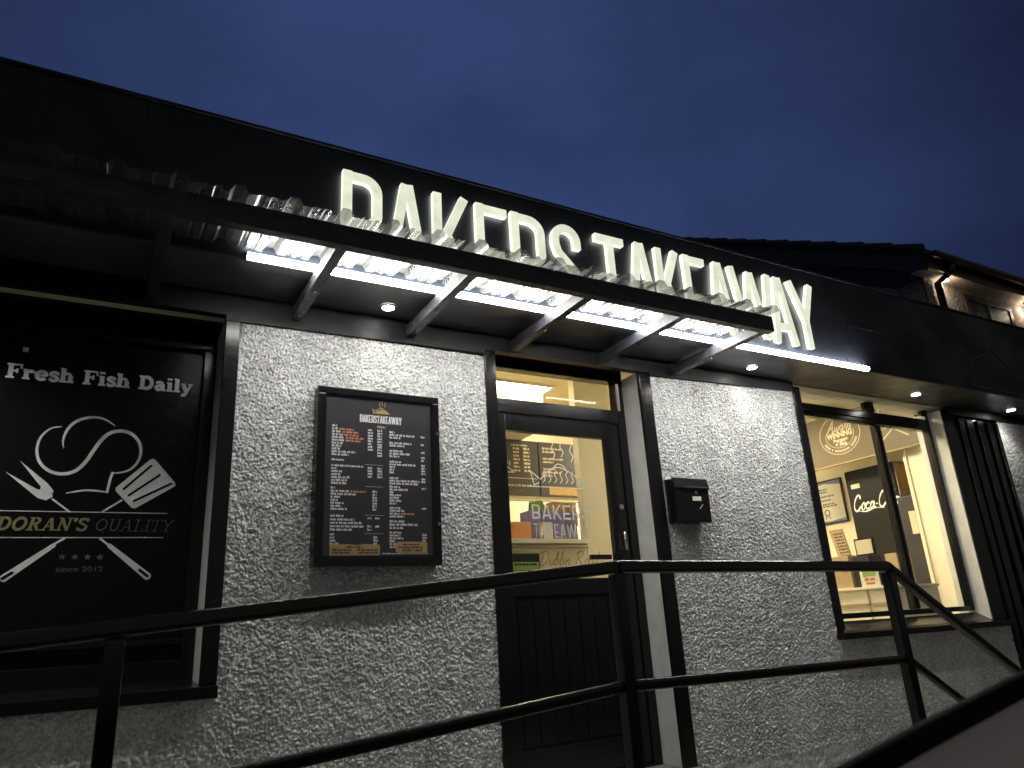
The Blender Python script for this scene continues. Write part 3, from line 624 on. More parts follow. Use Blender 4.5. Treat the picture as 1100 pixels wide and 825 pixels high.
MB().hexa([(4.52, -.075, -.176), (6.66, -.075, -.176), (6.66, .0, -.176), (4.52, .0, -.176)], [(4.52, -.075, -.132), (6.66, -.075, -.132), (6.66, .0, -.122), (4.52, .0, -.122)]).build('window_sill', 'black', B, bevel=.004)
MB().hexa([(4.607, .001, -.176), (6.451, .001, -.176), (6.451, .114, -.176), (4.607, .114, -.176)], [(4.607, .001, -.122), (6.451, .001, -.122), (6.451, .114, -.06), (4.607, .114, -.06)]).build('window_sill', 'black', B)
# black ribbed pilaster right of the window
pl_ = MB(); pl_.box(6.661, 7.309, .0, .25, -1.13, 1.69)
pil = pl_.build('pilaster', 'black', B)
for k, (a, b, d) in enumerate(((6.665, 6.74, .03), (6.79, 6.90, .024), (6.96, 7.05, .03), (7.13, 7.19, .026), (7.26, 7.30, .028))):
    MB().box(a, b, -d, -.0005, -1.13, 1.60).build('rib', 'black', pil, bevel=.006)

# ------------------------------------------------ downlights and light tube
for k, (x, lab) in enumerate(((-.80, 'lit round downlight in the soffit above the blacked out window'), (1.241, 'lit round downlight in the soffit above the framed menu board'), (3.958, 'lit round downlight in the soffit above the letter box wall'),
                 (5.866, 'lit round downlight in the soffit above the right shop window'), (7.303, 'lit round downlight in the soffit beyond the black ribbed pilaster'))):
    d = thing('downlight', lab, 'light', (x, -.17, 1.694), 'downlights along the soffit')
    t = MB(); ring = [(x+.047*math.cos(a*math.pi/12), -.17+.047*math.sin(a*math.pi/12), 1.688) for a in range(24)]
    inn = [(x+.033*math.cos(a*math.pi/12), -.17+.033*math.sin(a*math.pi/12), 1.686) for a in range(24)]
    t.add(ring+inn+[(p[0], p[1], 1.6935) for p in ring], [(i, (i+1) % 24, (i+1) % 24+24, i+24) for i in range(24)]+[(i+48, (i+1) % 24+48, (i+1) % 24, i) for i in range(24)])
    t.build('bezel', 'chrome', d, smooth=True)
    MB().prism([(p[0], p[1], 1.6855) for p in inn], (0, 0, .004)).build('lens', 'spot', d)
    sp = bpy.data.lights.new('downlight_lamp', 'SPOT'); sp.energy = (75,3,6,12,12)[k]; sp.spot_size = math.radians(125); sp.spot_blend = .9; sp.shadow_soft_size = .03; sp.color = (1, .96, .88)
    so = bpy.data.objects.new('lamp', sp); COL.objects.link(so); so.location = (x, -.17, 1.68); keep(so, d)
tu = thing('tube_light', 'long glowing white tube light along the bottom of the fascia', 'light', (2.64, -.47, 1.69))
MB().tube([(.464, -.470, 1.683), (4.822, -.470, 1.683)], .0165, 14).build('tube', 'led', tu, smooth=True)
MB().box(.45, 4.84, -.4545, -.4505, 1.672, 1.700).build('bracket', 'steel', tu)
for x in (.455, 4.831): MB().tube([(x-.006, -.470, 1.683), (x+.006, -.470, 1.683)], .0215, 14).build('end_cap', 'steel', tu)

for k, x in enumerate([-2.6, -1.8, -1.0, -.08, .08, .9, 1.7, 2.33, 2.50, 3.3, 4.0, 4.64, 4.80, 5.6, 6.4, 7.12, 7.28]):
    for z in (1.735, 2.345):
        t = MB(); t.tube([(x, F0-.0004, z), (x, F0-.003, z)], .006, 8); t.build('screw', 'black', B)
# ------------------------------------------------ illuminated sign letters
sg = thing('shop_sign', 'big glowing cream letters reading BAKERS TAKEAWAY on the dark fascia', 'sign', (2.6, F0, 1.75))
P = facing_front(F0)
K_ = .984
Hh = .505; Z0 = 1.752
spans = [('B', .897, 1.118), ('A', 1.128, 1.372), ('K', 1.393, 1.618), ('E', 1.649, 1.858), ('R', 1.873, 2.112), ('S', 2.147, 2.36),
         ('T', 2.468, 2.684), ('A', 2.692, 2.925), ('K', 2.905+.03, 3.135), ('E', 3.146+.02, 3.36), ('A', 3.37, 3.58), ('W', 3.575, 3.985), ('A', 3.930, 4.172), ('Y', 4.150, 4.425)]
for c, x0, x1 in spans:
    t = MB(); wd, st = SG[c]; sx = (x1-x0)*K_/wd
    for k, s in enumerate(st):
        ribbon(t, P, [(x0*K_+x*sx, Z0+y*Hh) for x, y in s], .050, .012+k*.0008, .044+k*.0008)
    t.build('letter', 'letter', sg, bevel=.004)

# ------------------------------------------------ fish outline on the fascia, far right
t = MB(); P = facing_front(F0-.0005)
ribbon(t, P, smooth_line(D['fish'], 4), .011, 0, .003); ribbon(t, P, D['fishbase'], .012, 0, .0034)
ribbon(t, P, arc(6.34, 1.845, .026, .03, 0, 360, 12), .008, 0, .003)
ribbon(t, P, smooth_line([(7.05, 1.87), (7.25, 1.80), (7.45, 1.95), (7.42, 1.72)], 4), .011, 0, .0032)
tag(t.build('fish_emblem', 'steel', None), 'thin dark raised outline of a fish on the far right of the fascia', 'emblem')

# ------------------------------------------------ canopy
cn = thing('canopy', 'clear corrugated plastic rain canopy on a black steel frame over the door', 'canopy', (1.4, -.45, 1.6))
MB().box(-1.75, 3.365, -.897, -.845, 1.588, 1.684).build('front_beam', 'steel', cn, bevel=.004)
for x in (-1.22, -.57, .085, .765, 1.395, 2.055, 2.70, 3.315):
    a = MB(); a.box(x, x+.05, -.844, -.0235, 1.600, 1.662).build('arm', 'steel', cn, bevel=.003)
    t = MB(); t.tube([(x+.025, -.10, 1.5995), (x+.025, -.10, 1.593)], .007, 8); t.build('bolt', 'chrome', cn)
    t = MB(); t.tube([(x+.025, -.40, 1.5995), (x+.025, -.40, 1.593)], .007, 8); t.build('bolt', 'chrome', cn)
prof = []
for k in range(-10, 16):
    c = .348+.2125*k
    prof += [(c-.034, 0), (c-.016, .030), (c+.016, .030), (c+.034, 0), (c+.070, 0), (c+.078, .007), (c+.094, .007), (c+.102, 0), (c+.118, 0), (c+.126, .007), (c+.142, .007), (c+.150, 0)]
prof = [p for p in prof if -1.76 < p[0] < 3.385]
sh = MB(); n = len(prof); NY = 10; vs = []; rr = random.Random(5)
warp = [rr.uniform(-.0025, .0025) for _ in range(n)]
for j in range(NY+1):
    t_ = j/NY; y = -.965+t_*.510; zb = 1.689+t_*.036
    vs += [(x, y, zb+h+warp[i]*(1-t_)+.002*math.sin(x*2.3)*(1-t_)) for i, (x, h) in enumerate(prof)]
fs = [(j*n+i, j*n+i+1, (j+1)*n+i+1, (j+1)*n+i) for j in range(NY) for i in range(n-1)]
sh.add(vs, fs); sh.build('corrugated_sheet', 'sheet', cn)
for k in range(-9, 15, 2):
    t = MB(); t.tube([(.348+.2125*k, -.872, 1.731), (.348+.2125*k, -.872, 1.738)], [.011, .006], 8); t.build('fixing_cap', 'soffitpale', cn)

# ------------------------------------------------ menu board
mn = thing('menu_board', 'tall black framed menu with small print hung on the white roughcast wall', 'menu board', (1.235, 0, .35))
mx0, mx1, mz0, mz1 = .90, 1.555, .345, 1.235
t = MB(); t.box(mx0, mx1, -.075, -.008, mz0, mz1); t.build('case', 'black', mn, bevel=.004)
t = MB(); fw = .038
t.box(mx0, mx1, -.092, -.0755, mz1-fw, mz1); t.box(mx0, mx1, -.092, -.0755, mz0, mz0+fw); t.box(mx0, mx0+fw, -.092, -.0755, mz0+fw, mz1-fw); t.box(mx1-fw, mx1, -.092, -.0755, mz0+fw, mz1-fw)
t.build('frame', 'black', mn, bevel=.003)
px0, px1, pz0, pz1 = mx0+fw+.008, mx1-fw-.008, mz0+fw+.01, mz1-fw-.008
post = MB().box(px0, px1, -.0785, -.0765, pz0, pz1).build('poster', 'menu', mn)
P = facing_front(-.0785); PW = px1-px0; PH = pz1-pz0
U = lambda u: px0+u*PW
V = lambda v: pz1-v*PH
t = MB(); sans(t, P, 'BAKERSTAKEAWAY', U(.31), V(.155), .040, .14, PW*.40); t.build('title', 'menuink', post)
t = MB(); fish(t, P, U(.43), V(.088), PW*.16, .0035, ribs=False); poly(t, P, [(U(.455), V(.086)), (U(.58), V(.086)), (U(.555), V(.068)), (U(.515), V(.062)), (U(.475), V(.07))], 0, .0006); t.build('fish_logo', 'tan', post)
font('heading', 'MENU', P, U(.475), V(.188), .012, 'menuink', post, width=PW*.075)
ink = MB(); org = MB(); lines = MB(); hd = MB(); sd = 0
def row(u, v, wd, h=.0105, orange=0):
    global sd; sd += 1; words(ink, P, U(u), V(v), h, PW*wd, seed=sd)
    if orange: words(org, P, U(u+wd+.005), V(v), h*.95, PW*orange, seed=sd+500)
for i, (wd, og) in enumerate([(.05, 0), (.06, .14), (.09, .15), (.10, .14), (.12, .17), (.12, .14), (.10, 0), (.09, 0), (.08, 0), (.22, 0), (.16, 0)]): row(.055, .20+i*.0185, wd, orange=og)
row(.055, .418, .12, .009)
for i in range(8): row(.385, .212+i*.0185, .05); row(.475, .212+i*.0185, .05)
for i in range(8, 10): row(.475, .212+i*.0185, .05)
row(.055, .455, .29, .0095)
for i, wd in enumerate((.05, .10, .09, .17, .15, .14)): row(.055, .474+i*.0185, wd)
for i in range(4): row(.385, .462+i*.0185, .05); row(.475, .462+i*.0185, .05)
row(.055, .595, .04)
for i, (wd, og) in enumerate([(.17, .14), (.23, 0), (.09, 0), (.07, 0), (.12, 0), (.10, 0), (.15, 0)]): row(.055, .615+i*.0185, wd, orange=og)
for i in range(7): row(.43, .613+i*.0185, .045)
row(.055, .768, .12, .011)
for i, wd in enumerate((.22, .28, .30, .20)): row(.055, .79+i*.0205, wd)
for q in (.385, .455):
    row(q, .778, .045, .008); row(q, .83, .045)
row(.385, .85, .045)
row(.055, .88, .05)
for i, wd in enumerate((.04, .05, .08, .09)): row(.055, .90+i*.0185, wd); row(.44, .897+i*.0185, .045)
for i, wd in enumerate((.06, .25, .12, 0, .22, .15, 0, .13, .20, .10, 0, .12, .26, .06, .05, .05, 0, .09, .30, .28)):
    if wd: row(.59, .215+i*.0178, wd)
for i in (1, 4, 7, 9, 10, 12, 13, 14, 15, 17, 18): row(.90, .215+i*.0178, .045)
for i, wd in enumerate((.10, .19, .05, .11, .09, .12, .07)): row(.59, .575+i*.0178, wd)
row(.90, .58, .045)
row(.59, .71, .11, .010); row(.59, .728, .14); row(.59, .746, .10, orange=.13); row(.59, .764, .14)
for i, wd in enumerate((.14, .27, .13)): row(.59, .795+i*.0205, wd)
row(.90, .71, .045)
for i, wd in enumerate((.11, .10, .13, .06, .09, .09)): row(.59, .865+i*.0178, wd)
for i in range(5): row(.90, .878+i*.0178, .045)
row(.52, .992, .44, .006)
ink.build('small_print', 'menuink', post); org.build('small_print', 'orange', post)
for a, b, v in ((.36, .53, .435), (.36, .53, .575), (.36, .53, .755), (.36, .53, .868)): rect(lines, P, U(a), U(b), V(v), V(v)+.0012)
lines.build('rule_lines', 'menuink', post)
t = MB(); poly(t, P, [(U(.055), V(1.0)), (U(.50), V(.998)), (U(.50), V(.935)), (U(.36), V(.93)), (U(.30), V(.937)), (U(.2), V(.932)), (U(.055), V(.935))], .0012, .002); t.build('notice_patch', 'tan', post)
t = MB(); poly(t, P, [(U(.66), V(.985)), (U(.93), V(.985)), (U(.945), V(.975)), (U(.945), V(.925)), (U(.93), V(.915)), (U(.66), V(.915)), (U(.645), V(.925)), (U(.645), V(.975))], .0012, .002); t.build('notice_patch', 'tan', post)
t = MB()
for i, (u, v, wd) in enumerate(((.2, .955, .14), (.08, .972, .17), (.30, .972, .18), (.08, .988, .15), (.31, .988, .17), (.71, .938, .16), (.67, .956, .24), (.70, .974, .11), (.83, .974, .07))): words(t, P, U(u), V(v), .0085, PW*wd, .002, .0026, seed=900+i)
t.build('small_print', 'menu', post)
MB().box(mx0+fw, mx1-fw, -.0905, -.0885, mz0+fw, mz1-fw).build('glass_cover', 'glass', mn)
for z in (1.03, .55):
    t = MB(); t.tube([(mx1-.014, -.0925, z), (mx1-.014, -.098, z)], .010, 12); t.build('lock', 'chrome', mn)

# ------------------------------------------------ letter box
lb = thing('letter_box', 'small black metal letter box fixed to the white wall beside the door', 'letter box', (3.28, 0, .60))
x0, x1, z0, z1 = 3.105, 3.43, .590, .875
x0 = 3.150
sec = [(-.012, z0), (-.105, z0+.0), (-.110, z1-.055), (-.085, z1-.012), (-.012, z1)]
MB().prism([(x0, y, z) for y, z in sec], (x1-x0, 0, 0)).build('body', 'black', lb, bevel=.006)
MB().hexa([(x0-.004, -.118, z1-.070), (x1+.004, -.118, z1-.070), (x1+.004, -.109, z1-.075), (x0-.004, -.109, z1-.075)], [(x0-.004, -.100, z1-.004), (x1+.004, -.100, z1-.004), (x1+.004, -.088, z1-.008), (x0-.004, -.088, z1-.008)]).build('flap', 'black', lb, bevel=.002)
MB().box(x0+.07, x1-.02, -.1225, -.1185, z1-.068, z1-.060).build('slot_rim', 'chrome', lb)
t = MB(); t.tube([(x0+.165, -.108, z1-.098), (x0+.165, -.117, z1-.098)], .011, 14); t.build('lock', 'chrome', lb)
MB().box(x0+.135, x0+.205, -.1125, -.1095, z1-.150, z1-.122).build('name_plate', 'paper', lb)
t = MB(); P = facing_front(-.1105); ribbon(t, P, [(x0+.185, z1-.20), (x0+.215, z1-.172)], .004, 0, .001); t.build('scratch', 'grey', lb)

# ------------------------------------------------ railing
rl = thing('handrail', 'black steel handrail running along the front of the ramp', 'handrail', (1.65, -1.45, -.78))
h2 = .0225; YR = -1.45
def rail(pts, name='rail', hh=.022, dd=.0225):
    m_ = MB()
    for (xa, za), (xb, zb) in zip(pts[:-1], pts[1:]):
        m_.hexa([(xa, YR-dd, za-2*hh), (xb, YR-dd, zb-2*hh), (xb, YR+dd, zb-2*hh), (xa, YR+dd, za-2*hh)], [(xa, YR-dd, za), (xb, YR-dd, zb), (xb, YR+dd, zb), (xa, YR+dd, za)])
    return m_.build(name, 'rail', rl, bevel=.014, seg=6)
TL = .220; sl_ = .0865; sr = .615
rail([(-2.25, TL-(1.62+2.25)*sl_), (1.619, TL)]); rail([(1.6205, TL), (3.128, TL-.012)]); rail([(3.1295, TL-.012), (4.25, TL-.012-1.12*sr)])
LL = -.175
rail([(-2.25, LL-(1.595+2.25)*sl_), (1.594, LL)], hh=.019, dd=.016); rail([(1.6425, LL-.0), (3.104, LL-.012)], hh=.019, dd=.016); rail([(3.152, LL-.02), (4.20, LL-.02-1.05*sr)], hh=.019, dd=.016)
for x, zt, zb in ((-2.2, TL-.375, -1.13), (.047, TL-(1.62-.047)*sl_-.047, -.95), (1.596, TL-.046, RZ), (3.105, TL-.06, RZ-.17), (4.20, TL-.012-1.09*sr-.045, -1.13)):
    MB().box(x, x+.045, YR-.0225, YR+.0225, zb, zt).build('post', 'rail', rl, bevel=.005)
    MB().box(x-.03, x+.075, YR-.05, YR+.05, zb, zb+.008).build('base_plate', 'rail', rl)

# ------------------------------------------------ pitched roof house at the right
hs = thing('house', 'dark pitched roof house with pebbledash walls rising behind the fascia', 'house', (9.5, 2, -1.13))
EX, EY, EZ, SLP = 6.5, -.17, 3.185, .560
roughwall(6.72, 14, 2.30, 3.02, .014, mat='housewall', parent=hs, y=.0)
MB().prism([(6.72, .26, 2.30), (6.72, 6.5, 2.30), (6.72, 6.5, 3.0+6.4*SLP), (6.72, .26, 3.02)], (.25, 0, 0)).build('gable_wall', 'housewall', hs)
# tiled roof slope
t = MB(); ny = 22; L_ = 6.9; vs = []
for j in range(ny):
    ya = EY+L_*j/ny; yb = EY+L_*(j+1)/ny; za = EZ+(ya-EY)*SLP; zb = EZ+(yb-EY)*SLP
    for xa, xb in ((EX, 14),):
        t.hexa([(xa, ya-.03, za-.035), (xb, ya-.03, za-.035), (xb, yb, zb-.055), (xa, yb, zb-.055)], [(xa, ya-.03, za+.012), (xb, ya-.03, za+.012), (xb, yb, zb-.004), (xa, yb, zb-.004)])
t.build('roof', 'tile', hs)
t = MB()
for j in range(24):
    y = EY+.02+L_*j/24; z = EZ+(y-EY)*SLP
    t.tube([(EX+.03, y-.02, z+.012), (EX+.03, y+.27, z+.012+.27*SLP)], [.052, .044], 10)
t.build('verge_tiles', 'tile', hs)
MB().prism([(EX+.02, EY+.0, EZ-.04), (EX+.02, EY+L_, EZ-.04+L_*SLP), (EX+.02, EY+L_, EZ-.22+L_*SLP), (EX+.02, EY+.0, EZ-.20)], (.025, 0, 0)).build('barge_board', 'upvc', hs)
MB().box(EX+.05, 14, EY+.005, -.0, 3.022, 3.032).build('soffit_board', 'soffitpale', hs)
MB().box(EX+.046, 14, EY-.012, EY+.004, 3.010, 3.12).build('fascia_board', 'upvc', hs)
g = MB(); gp = [(EY-.014-.05+.052*math.cos(a), 3.145+.052*math.sin(a)) for a in [math.pi*(1+i/8) for i in range(9)]]
g.prism([(EX+.04, y, z) for y, z in gp]+[(EX+.04, y, z) for y, z in [(gp[-1][0]-.006, 3.147), (gp[0][0]+.006, 3.147)]], (7.4, 0, 0)); g.build('gutter', 'upvc', hs)
t = MB(); t.tube([(6.86, EY-.05, 3.10), (6.86, EY-.05, 3.03), (6.86, -.06, 2.96), (6.86, -.06, 2.31)], .034, 12); t.build('drainpipe', 'upvc', hs, smooth=True)
t = MB(); t.box(7.33, 8.20, -.028, .012, 2.31, 2.37); t.box(7.33, 8.20, -.028, .012, 2.90, 2.96); t.box(7.33, 7.39, -.028, .012, 2.37, 2.90); t.box(8.14, 8.20, -.028, .012, 2.37, 2.90); t.box(7.74, 7.79, -.028, .012, 2.37, 2.90)
hw = t.build('window', 'upvc', hs, bevel=.004)
MB().box(7.39, 8.14, -.019, -.0145, 2.37, 2.90).build('pane', 'board', hw)
MB().box(9.35, 10.6, -.03, .01, 2.30, 2.96).build('window', 'board', hs)
for x, lab in ((6.955, 'small warm lamp tucked under the house eaves by the drainpipe'), (8.42, 'small warm lamp under the house eaves right of the dark window')):
    e = thing('eaves_lamp', lab, 'light', (x, -.1, 3.02), 'lamps under the house eaves')
    MB().tube([(x, -.09, 3.021), (x, -.09, 3.004)], .032, 14).build('housing', 'upvc', e)
    MB().tube([(x, -.09, 3.0035), (x, -.09, 2.995)], .024, 14).build('lens', 'spot', e)
    sp = bpy.data.lights.new('eaves_lamp_light', 'POINT'); sp.energy = 1.3; sp.shadow_soft_size = .03; sp.color = (1, .74, .48)
    so = bpy.data.objects.new('lamp', sp); COL.objects.link(so); so.location = (x, -.10, 2.93); keep(so, e)

# ================================================================== INSIDE
for x0, x1, y0, y1, lab in ((2.62, 3.48, 1.72, 2.18, 'bright square ceiling light seen through the glass above the door'), (4.9, 5.5, .7, 1.2, 'bright square ceiling light behind the right shop window'), (4.9, 5.5, 2.4, 3.0, 'bright square ceiling light at the back of the shop')):
    c = thing('ceiling_light', lab, 'light', ((x0+x1)/2, (y0+y1)/2, 2.09), 'square ceiling lights in the shop')
    MB().box(x0, x1, y0, y1, 2.088, 2.094).build('diffuser', emat('ceiling_diffuser', (1, .86, .56), 84), c)
    t = MB(); t.box(x0-.03, x1+.03, y0-.03, y0-.001, 2.082, 2.0985); t.box(x0-.03, x1+.03, y1+.001, y1+.03, 2.082, 2.0985); t.box(x0-.03, x0-.001, y0, y1, 2.082, 2.0985); t.box(x1+.001, x1+.03, y0, y1, 2.082, 2.0985); t.build('frame', 'paper', c)
# counter behind the door
ct = thing('counter', 'cream serving counter with script lettering seen through the door glass', 'counter', (2.9, 1.4, RZ))
MB().box(2.2, 3.425, 1.30, 1.72, RZ, .625).build('body', 'cream', ct)
MB().box(2.18, 3.425, 1.27, 1.76, .632, .668).build('worktop', 'paper', ct, bevel=.004)
MB().box(2.18, 3.425, 1.272, 1.299, .600, .606).build('trim_line', 'card', ct)
t = MB(); P = facing_front(1.2995); script(t, P, 'Dublin Road', 2.965, .470, .105, .56, .0065, d1=.001); t.build('lettering', 'card', ct)
t = thing('label_screen', 'black card reader screen with a green label on the counter front', 'screen', (2.84, 1.28, .42))
MB().box(2.71, 2.955, 1.262, 1.2985, .40, .555).build('case', 'board', t, bevel=.003)
MB().box(2.72, 2.945, 1.2585, 1.2615, .405, .492).build('label', 'green', t)
tt = MB(); words(tt, facing_front(1.258), 2.73, .468, .014, .20, seed=61); words(tt, facing_front(1.258), 2.73, .425, .010, .16, seed=62); tt.build('print', 'board', t)
# menu screens on the back wall
for x0, x1, lab in ((2.55, 3.585, 'dark menu panel behind the counter, the left one seen through the door'), (3.60, 4.17, 'dark menu panel behind the counter, the right one seen through the door')):
    s = thing('overhead_menu', lab, 'menu panel', ((x0+x1)/2, 2.25, 1.19), 'menu panels behind the counter')
    MB().box(x0, x1, 2.21, 2.24, 1.19, 1.71).build('panel', 'menu', s)
    P = facing_front(2.2095); t = MB()
    if x0 < 3:
        for i in range(7): words(t, P, 3.32, 1.62-i*.035, .02, .07, seed=70+i); words(t, P, 3.43, 1.62-i*.035, .02, .07, seed=80+i)
        words(t, P, 3.30, 1.655, .014, .18, seed=89); words(t, P, 3.22, 1.27, .02, .30, seed=88); rect(t, P, 3.2, 3.56, 1.345, 1.351); fish(t, P, 3.16, 1.40, .16, .007, ribs=False)
    else:
        for i, w_ in enumerate((.22, .13, 0, .24, .12, 0, .14, .2, .1)):
            if w_: words(t, P, 3.64, 1.64-i*.033, .019, w_, seed=90+i)
        for i in range(3): words(t, P, 4.03, 1.60-i*.07, .02, .06, seed=99+i)
    t.build('print', 'ivory', s)
    t = MB(); rect(t, P, *((2.9, 3.1, 1.21, 1.30) if x0 < 3 else (3.69, 4.0, 1.205, 1.285))); t.build('notice_patch', 'tan', s)
inner('interior_wall', 2.2, 4.2, 2.245, 2.30, 1.15, 2.10)
# shelf stock
bx = lambda x0, x1, y0, y1, z0, z1, mat, name, lab, cat, grp, sub=None: (lambda o: tag(o, lab, cat, grp))(MB().box(x0, x1, y0, y1, z0, z1).build(name, mat, None, bevel=.004, loc=((x0+x1)/2, (y0+y1)/2, z0)))
cols = ['far left', 'second', 'third', 'far right']
for rI in range(2):
    for k in range(4):
        xx = 2.965+.118*k+(.012 if rI else 0)
        bx(xx, xx+.113, 1.42, 1.56, .669+.121*rI, .669+.121*rI+.118, 'purple', 'carton', 'purple carton, %s in the %s row on the counter' % (cols[k], ('bottom', 'top')[rI]), 'carton', 'purple cartons on the counter')
for k in range(3):
    xx = 3.20+.085*k
    bx(xx, xx+.075, 1.43, 1.53, .910, .985, 'tan', 'small_box', 'tan box, %s of three on top of the purple cartons' % ('leftmost', 'middle', 'rightmost')[k], 'box', 'tan boxes above the purple cartons')
o = bx(2.765, 2.925, 1.31, 1.41, .669, .800, 'orangebox', 'food_box', 'rounded orange box at the left end of the counter', 'box', None)
o = bx(3.03, 3.12, 1.30, 1.37, .669, .80, 'paper', 'card_terminal', 'pale till terminal standing in front of the purple cartons', 'till', None)
tb = thing('carrier_bag', 'pale green crumpled carrier bag on top of the purple cartons', 'bag', (3.1, 1.48, .91))
t = MB(); q = random.Random(4); t.hexa([(3.03, 1.44, .910), (3.17, 1.44, .910), (3.17, 1.53, .910), (3.03, 1.53, .910)], [(3.00, 1.46, .985), (3.12, 1.43, .999), (3.15, 1.5, .975), (3.05, 1.52, .990)]); t.build('bag_body', 'green', tb, bevel=.012)
t = MB(); t.tube([(3.04, 1.48, .985), (3.06, 1.48, 1.02), (3.10, 1.48, 1.02), (3.12, 1.48, .985)], .004, 6); t.build('bag_handle', 'paper', tb)

# hanging board facing left, over the servery
hb = thing('overhead_board', 'brown overhead board with pale round emblem and crossed utensils inside the window', 'board', (6.5, .9, 1.43))
MB().box(6.50, 6.54, .262, 2.2, 1.43, 1.93).build('panel', 'brown', hb)
MB().box(6.495, 6.545, .262, 2.2, 1.418, 1.4285).build('edge_trim', 'card', hb)
P = facing_left(6.4995)
cx, cy = -1.075, 1.715
t = MB(); ribbon(t, P, arc(cx, cy, .235, .200, 0, 360, 48), .006, 0, .001); ribbon(t, P, arc(cx, cy, .165, .135, 170, 370, 30), .005, 0, .001); t.build('emblem_ring', 'ivory', hb)
t = MB(); script(t, P, 'Award', cx-.15, cy+.04, .11, .30, .007, d1=.0012); t.build('lettering', 'ivory', hb)
font('lettering', 'WINNING', P, cx, cy-.025, .055, 'ivory', hb, width=.30, align='CENTER', bold=.004)
font('lettering', 'Burgers', P, cx, cy-.072, .034, 'ivory', hb, width=.17, align='CENTER', bold=.003)
font('lettering', '& Fish', P, cx, cy-.118, .034, 'ivory', hb, width=.14, align='CENTER', bold=.003)
t = MB()
for i in range(26):
    an = math.radians(205+130*i/25)
    if i in (5, 7, 18): continue
    ca, sa = math.cos(an), math.sin(an); ribbon(t, P, [(cx+ca*.188, cy+sa*.156), (cx+ca*.212, cy+sa*.178)], .010, 0, .001)
t.build('emblem_print', 'ivory', hb)
t = MB(); ux, uz = -.50, 1.615
ribbon(t, P, [(ux-.14, uz-.085), (ux+.10, uz+.085)], [.012, .005], 0, .001, cap=True); ribbon(t, P, [(ux+.14, uz-.085), (ux-.10, uz+.085)], [.012, .005], 0, .0013, cap=True)
ribbon(t, P, [(ux-.16, uz+.03), (ux+.16, uz+.03)], .003, 0, .0016)
ribbon(t, P, smooth_line([(ux-.08, uz+.16), (ux-.11, uz+.21), (ux-.06, uz+.26), (ux, uz+.27), (ux+.07, uz+.25), (ux+.10, uz+.2), (ux+.07, uz+.15)], 4), .006, 0, .001)
t.build('emblem_utensils', 'ivory', hb)
font('lettering', "DORAN'S", P, ux, uz+.038, .026, 'ivory', hb, width=.17, align='CENTER')

# fridge with script lettering
fg = thing('drinks_fridge', 'tall dark brown drinks fridge with white script lettering behind the window', 'fridge', (7.05, 1.05, RZ))
MB().box(6.80, 7.38, .77, 1.33, RZ, 1.39).build('cabinet', 'fridge', fg, bevel=.008)
MB().box(6.785, 6.798, .78, 1.32, RZ+.1, 1.37).build('door_panel', 'fridge', fg, bevel=.004)
MB().box(6.80, 7.385, .762, .7695, RZ, 1.39).build('side_panel', 'card', fg)
MB().box(6.86, 7.20, .757, .7615, 1.12, 1.36).build('warning_label', 'yellow', fg)
MB().box(6.86, 7.20, .757, .7615, .86, 1.09).build('side_sticker', 'card', fg)
P = facing_left(6.7845)
t = MB(); script(t, P, 'Coca-Cola', -1.30, .975, .150, .53, .014, shear=.2, d1=.0012)
ribbon(t, P, smooth_line([(-1.25, .975), (-1.15, .955), (-1.05, .975), (-.95, .960)], 4), [.006]*3+[.012]*6+[.006]*4, 0, .0018); t.build('lettering', 'menuink', fg)
t = MB(); rect(t, P, -1.27, -1.17, 1.20, 1.245); t.build('badge', 'ivory', fg)
# framed certificate and poster on the far wall
cf2 = thing('framed_certificate', 'framed white award certificate with blue corners on the wall left of the fridge', 'certificate', (7.39, 2.05, 1.0))
t = MB(); t.box(7.375, 7.398, 1.815, 2.325, .970, .985); t.box(7.375, 7.398, 1.815, 2.325, 1.455, 1.470); t.box(7.375, 7.398, 1.815, 1.83, .985, 1.455); t.box(7.375, 7.398, 2.31, 2.325, .985, 1.455); t.build('frame', 'board', cf2)
MB().box(7.382, 7.397, 1.83, 2.31, .985, 1.455).build('sheet', 'paper', cf2)
P = facing_left(7.3815); t = MB(); poly(t, P, [(-2.31, 1.455), (-1.83, 1.455), (-1.83, 1.40), (-2.05, 1.432), (-2.31, 1.41)]); poly(t, P, [(-2.31, .985), (-1.83, .985), (-1.83, 1.02), (-2.05, 1.002), (-2.31, 1.03)]); t.build('corner_print', 'blueprint', cf2)
t = MB()
for i, (z, w_) in enumerate(((1.36, .12), (1.33, .10), (1.28, .28), (1.235, .18), (1.19, .24), (1.165, .30))): words(t, P, -2.07-w_/2, z, .018, w_, seed=130+i)
ribbon(t, P, arc(-2.07, 1.10, .032, .032, 0, 360, 16), .012, 0, .001); ribbon(t, P, [(-2.085, 1.07), (-2.10, 1.03)], .012); ribbon(t, P, [(-2.055, 1.07), (-2.04, 1.03)], .012, 0, .0013)
t.build('print', 'fadedgrey', cf2)
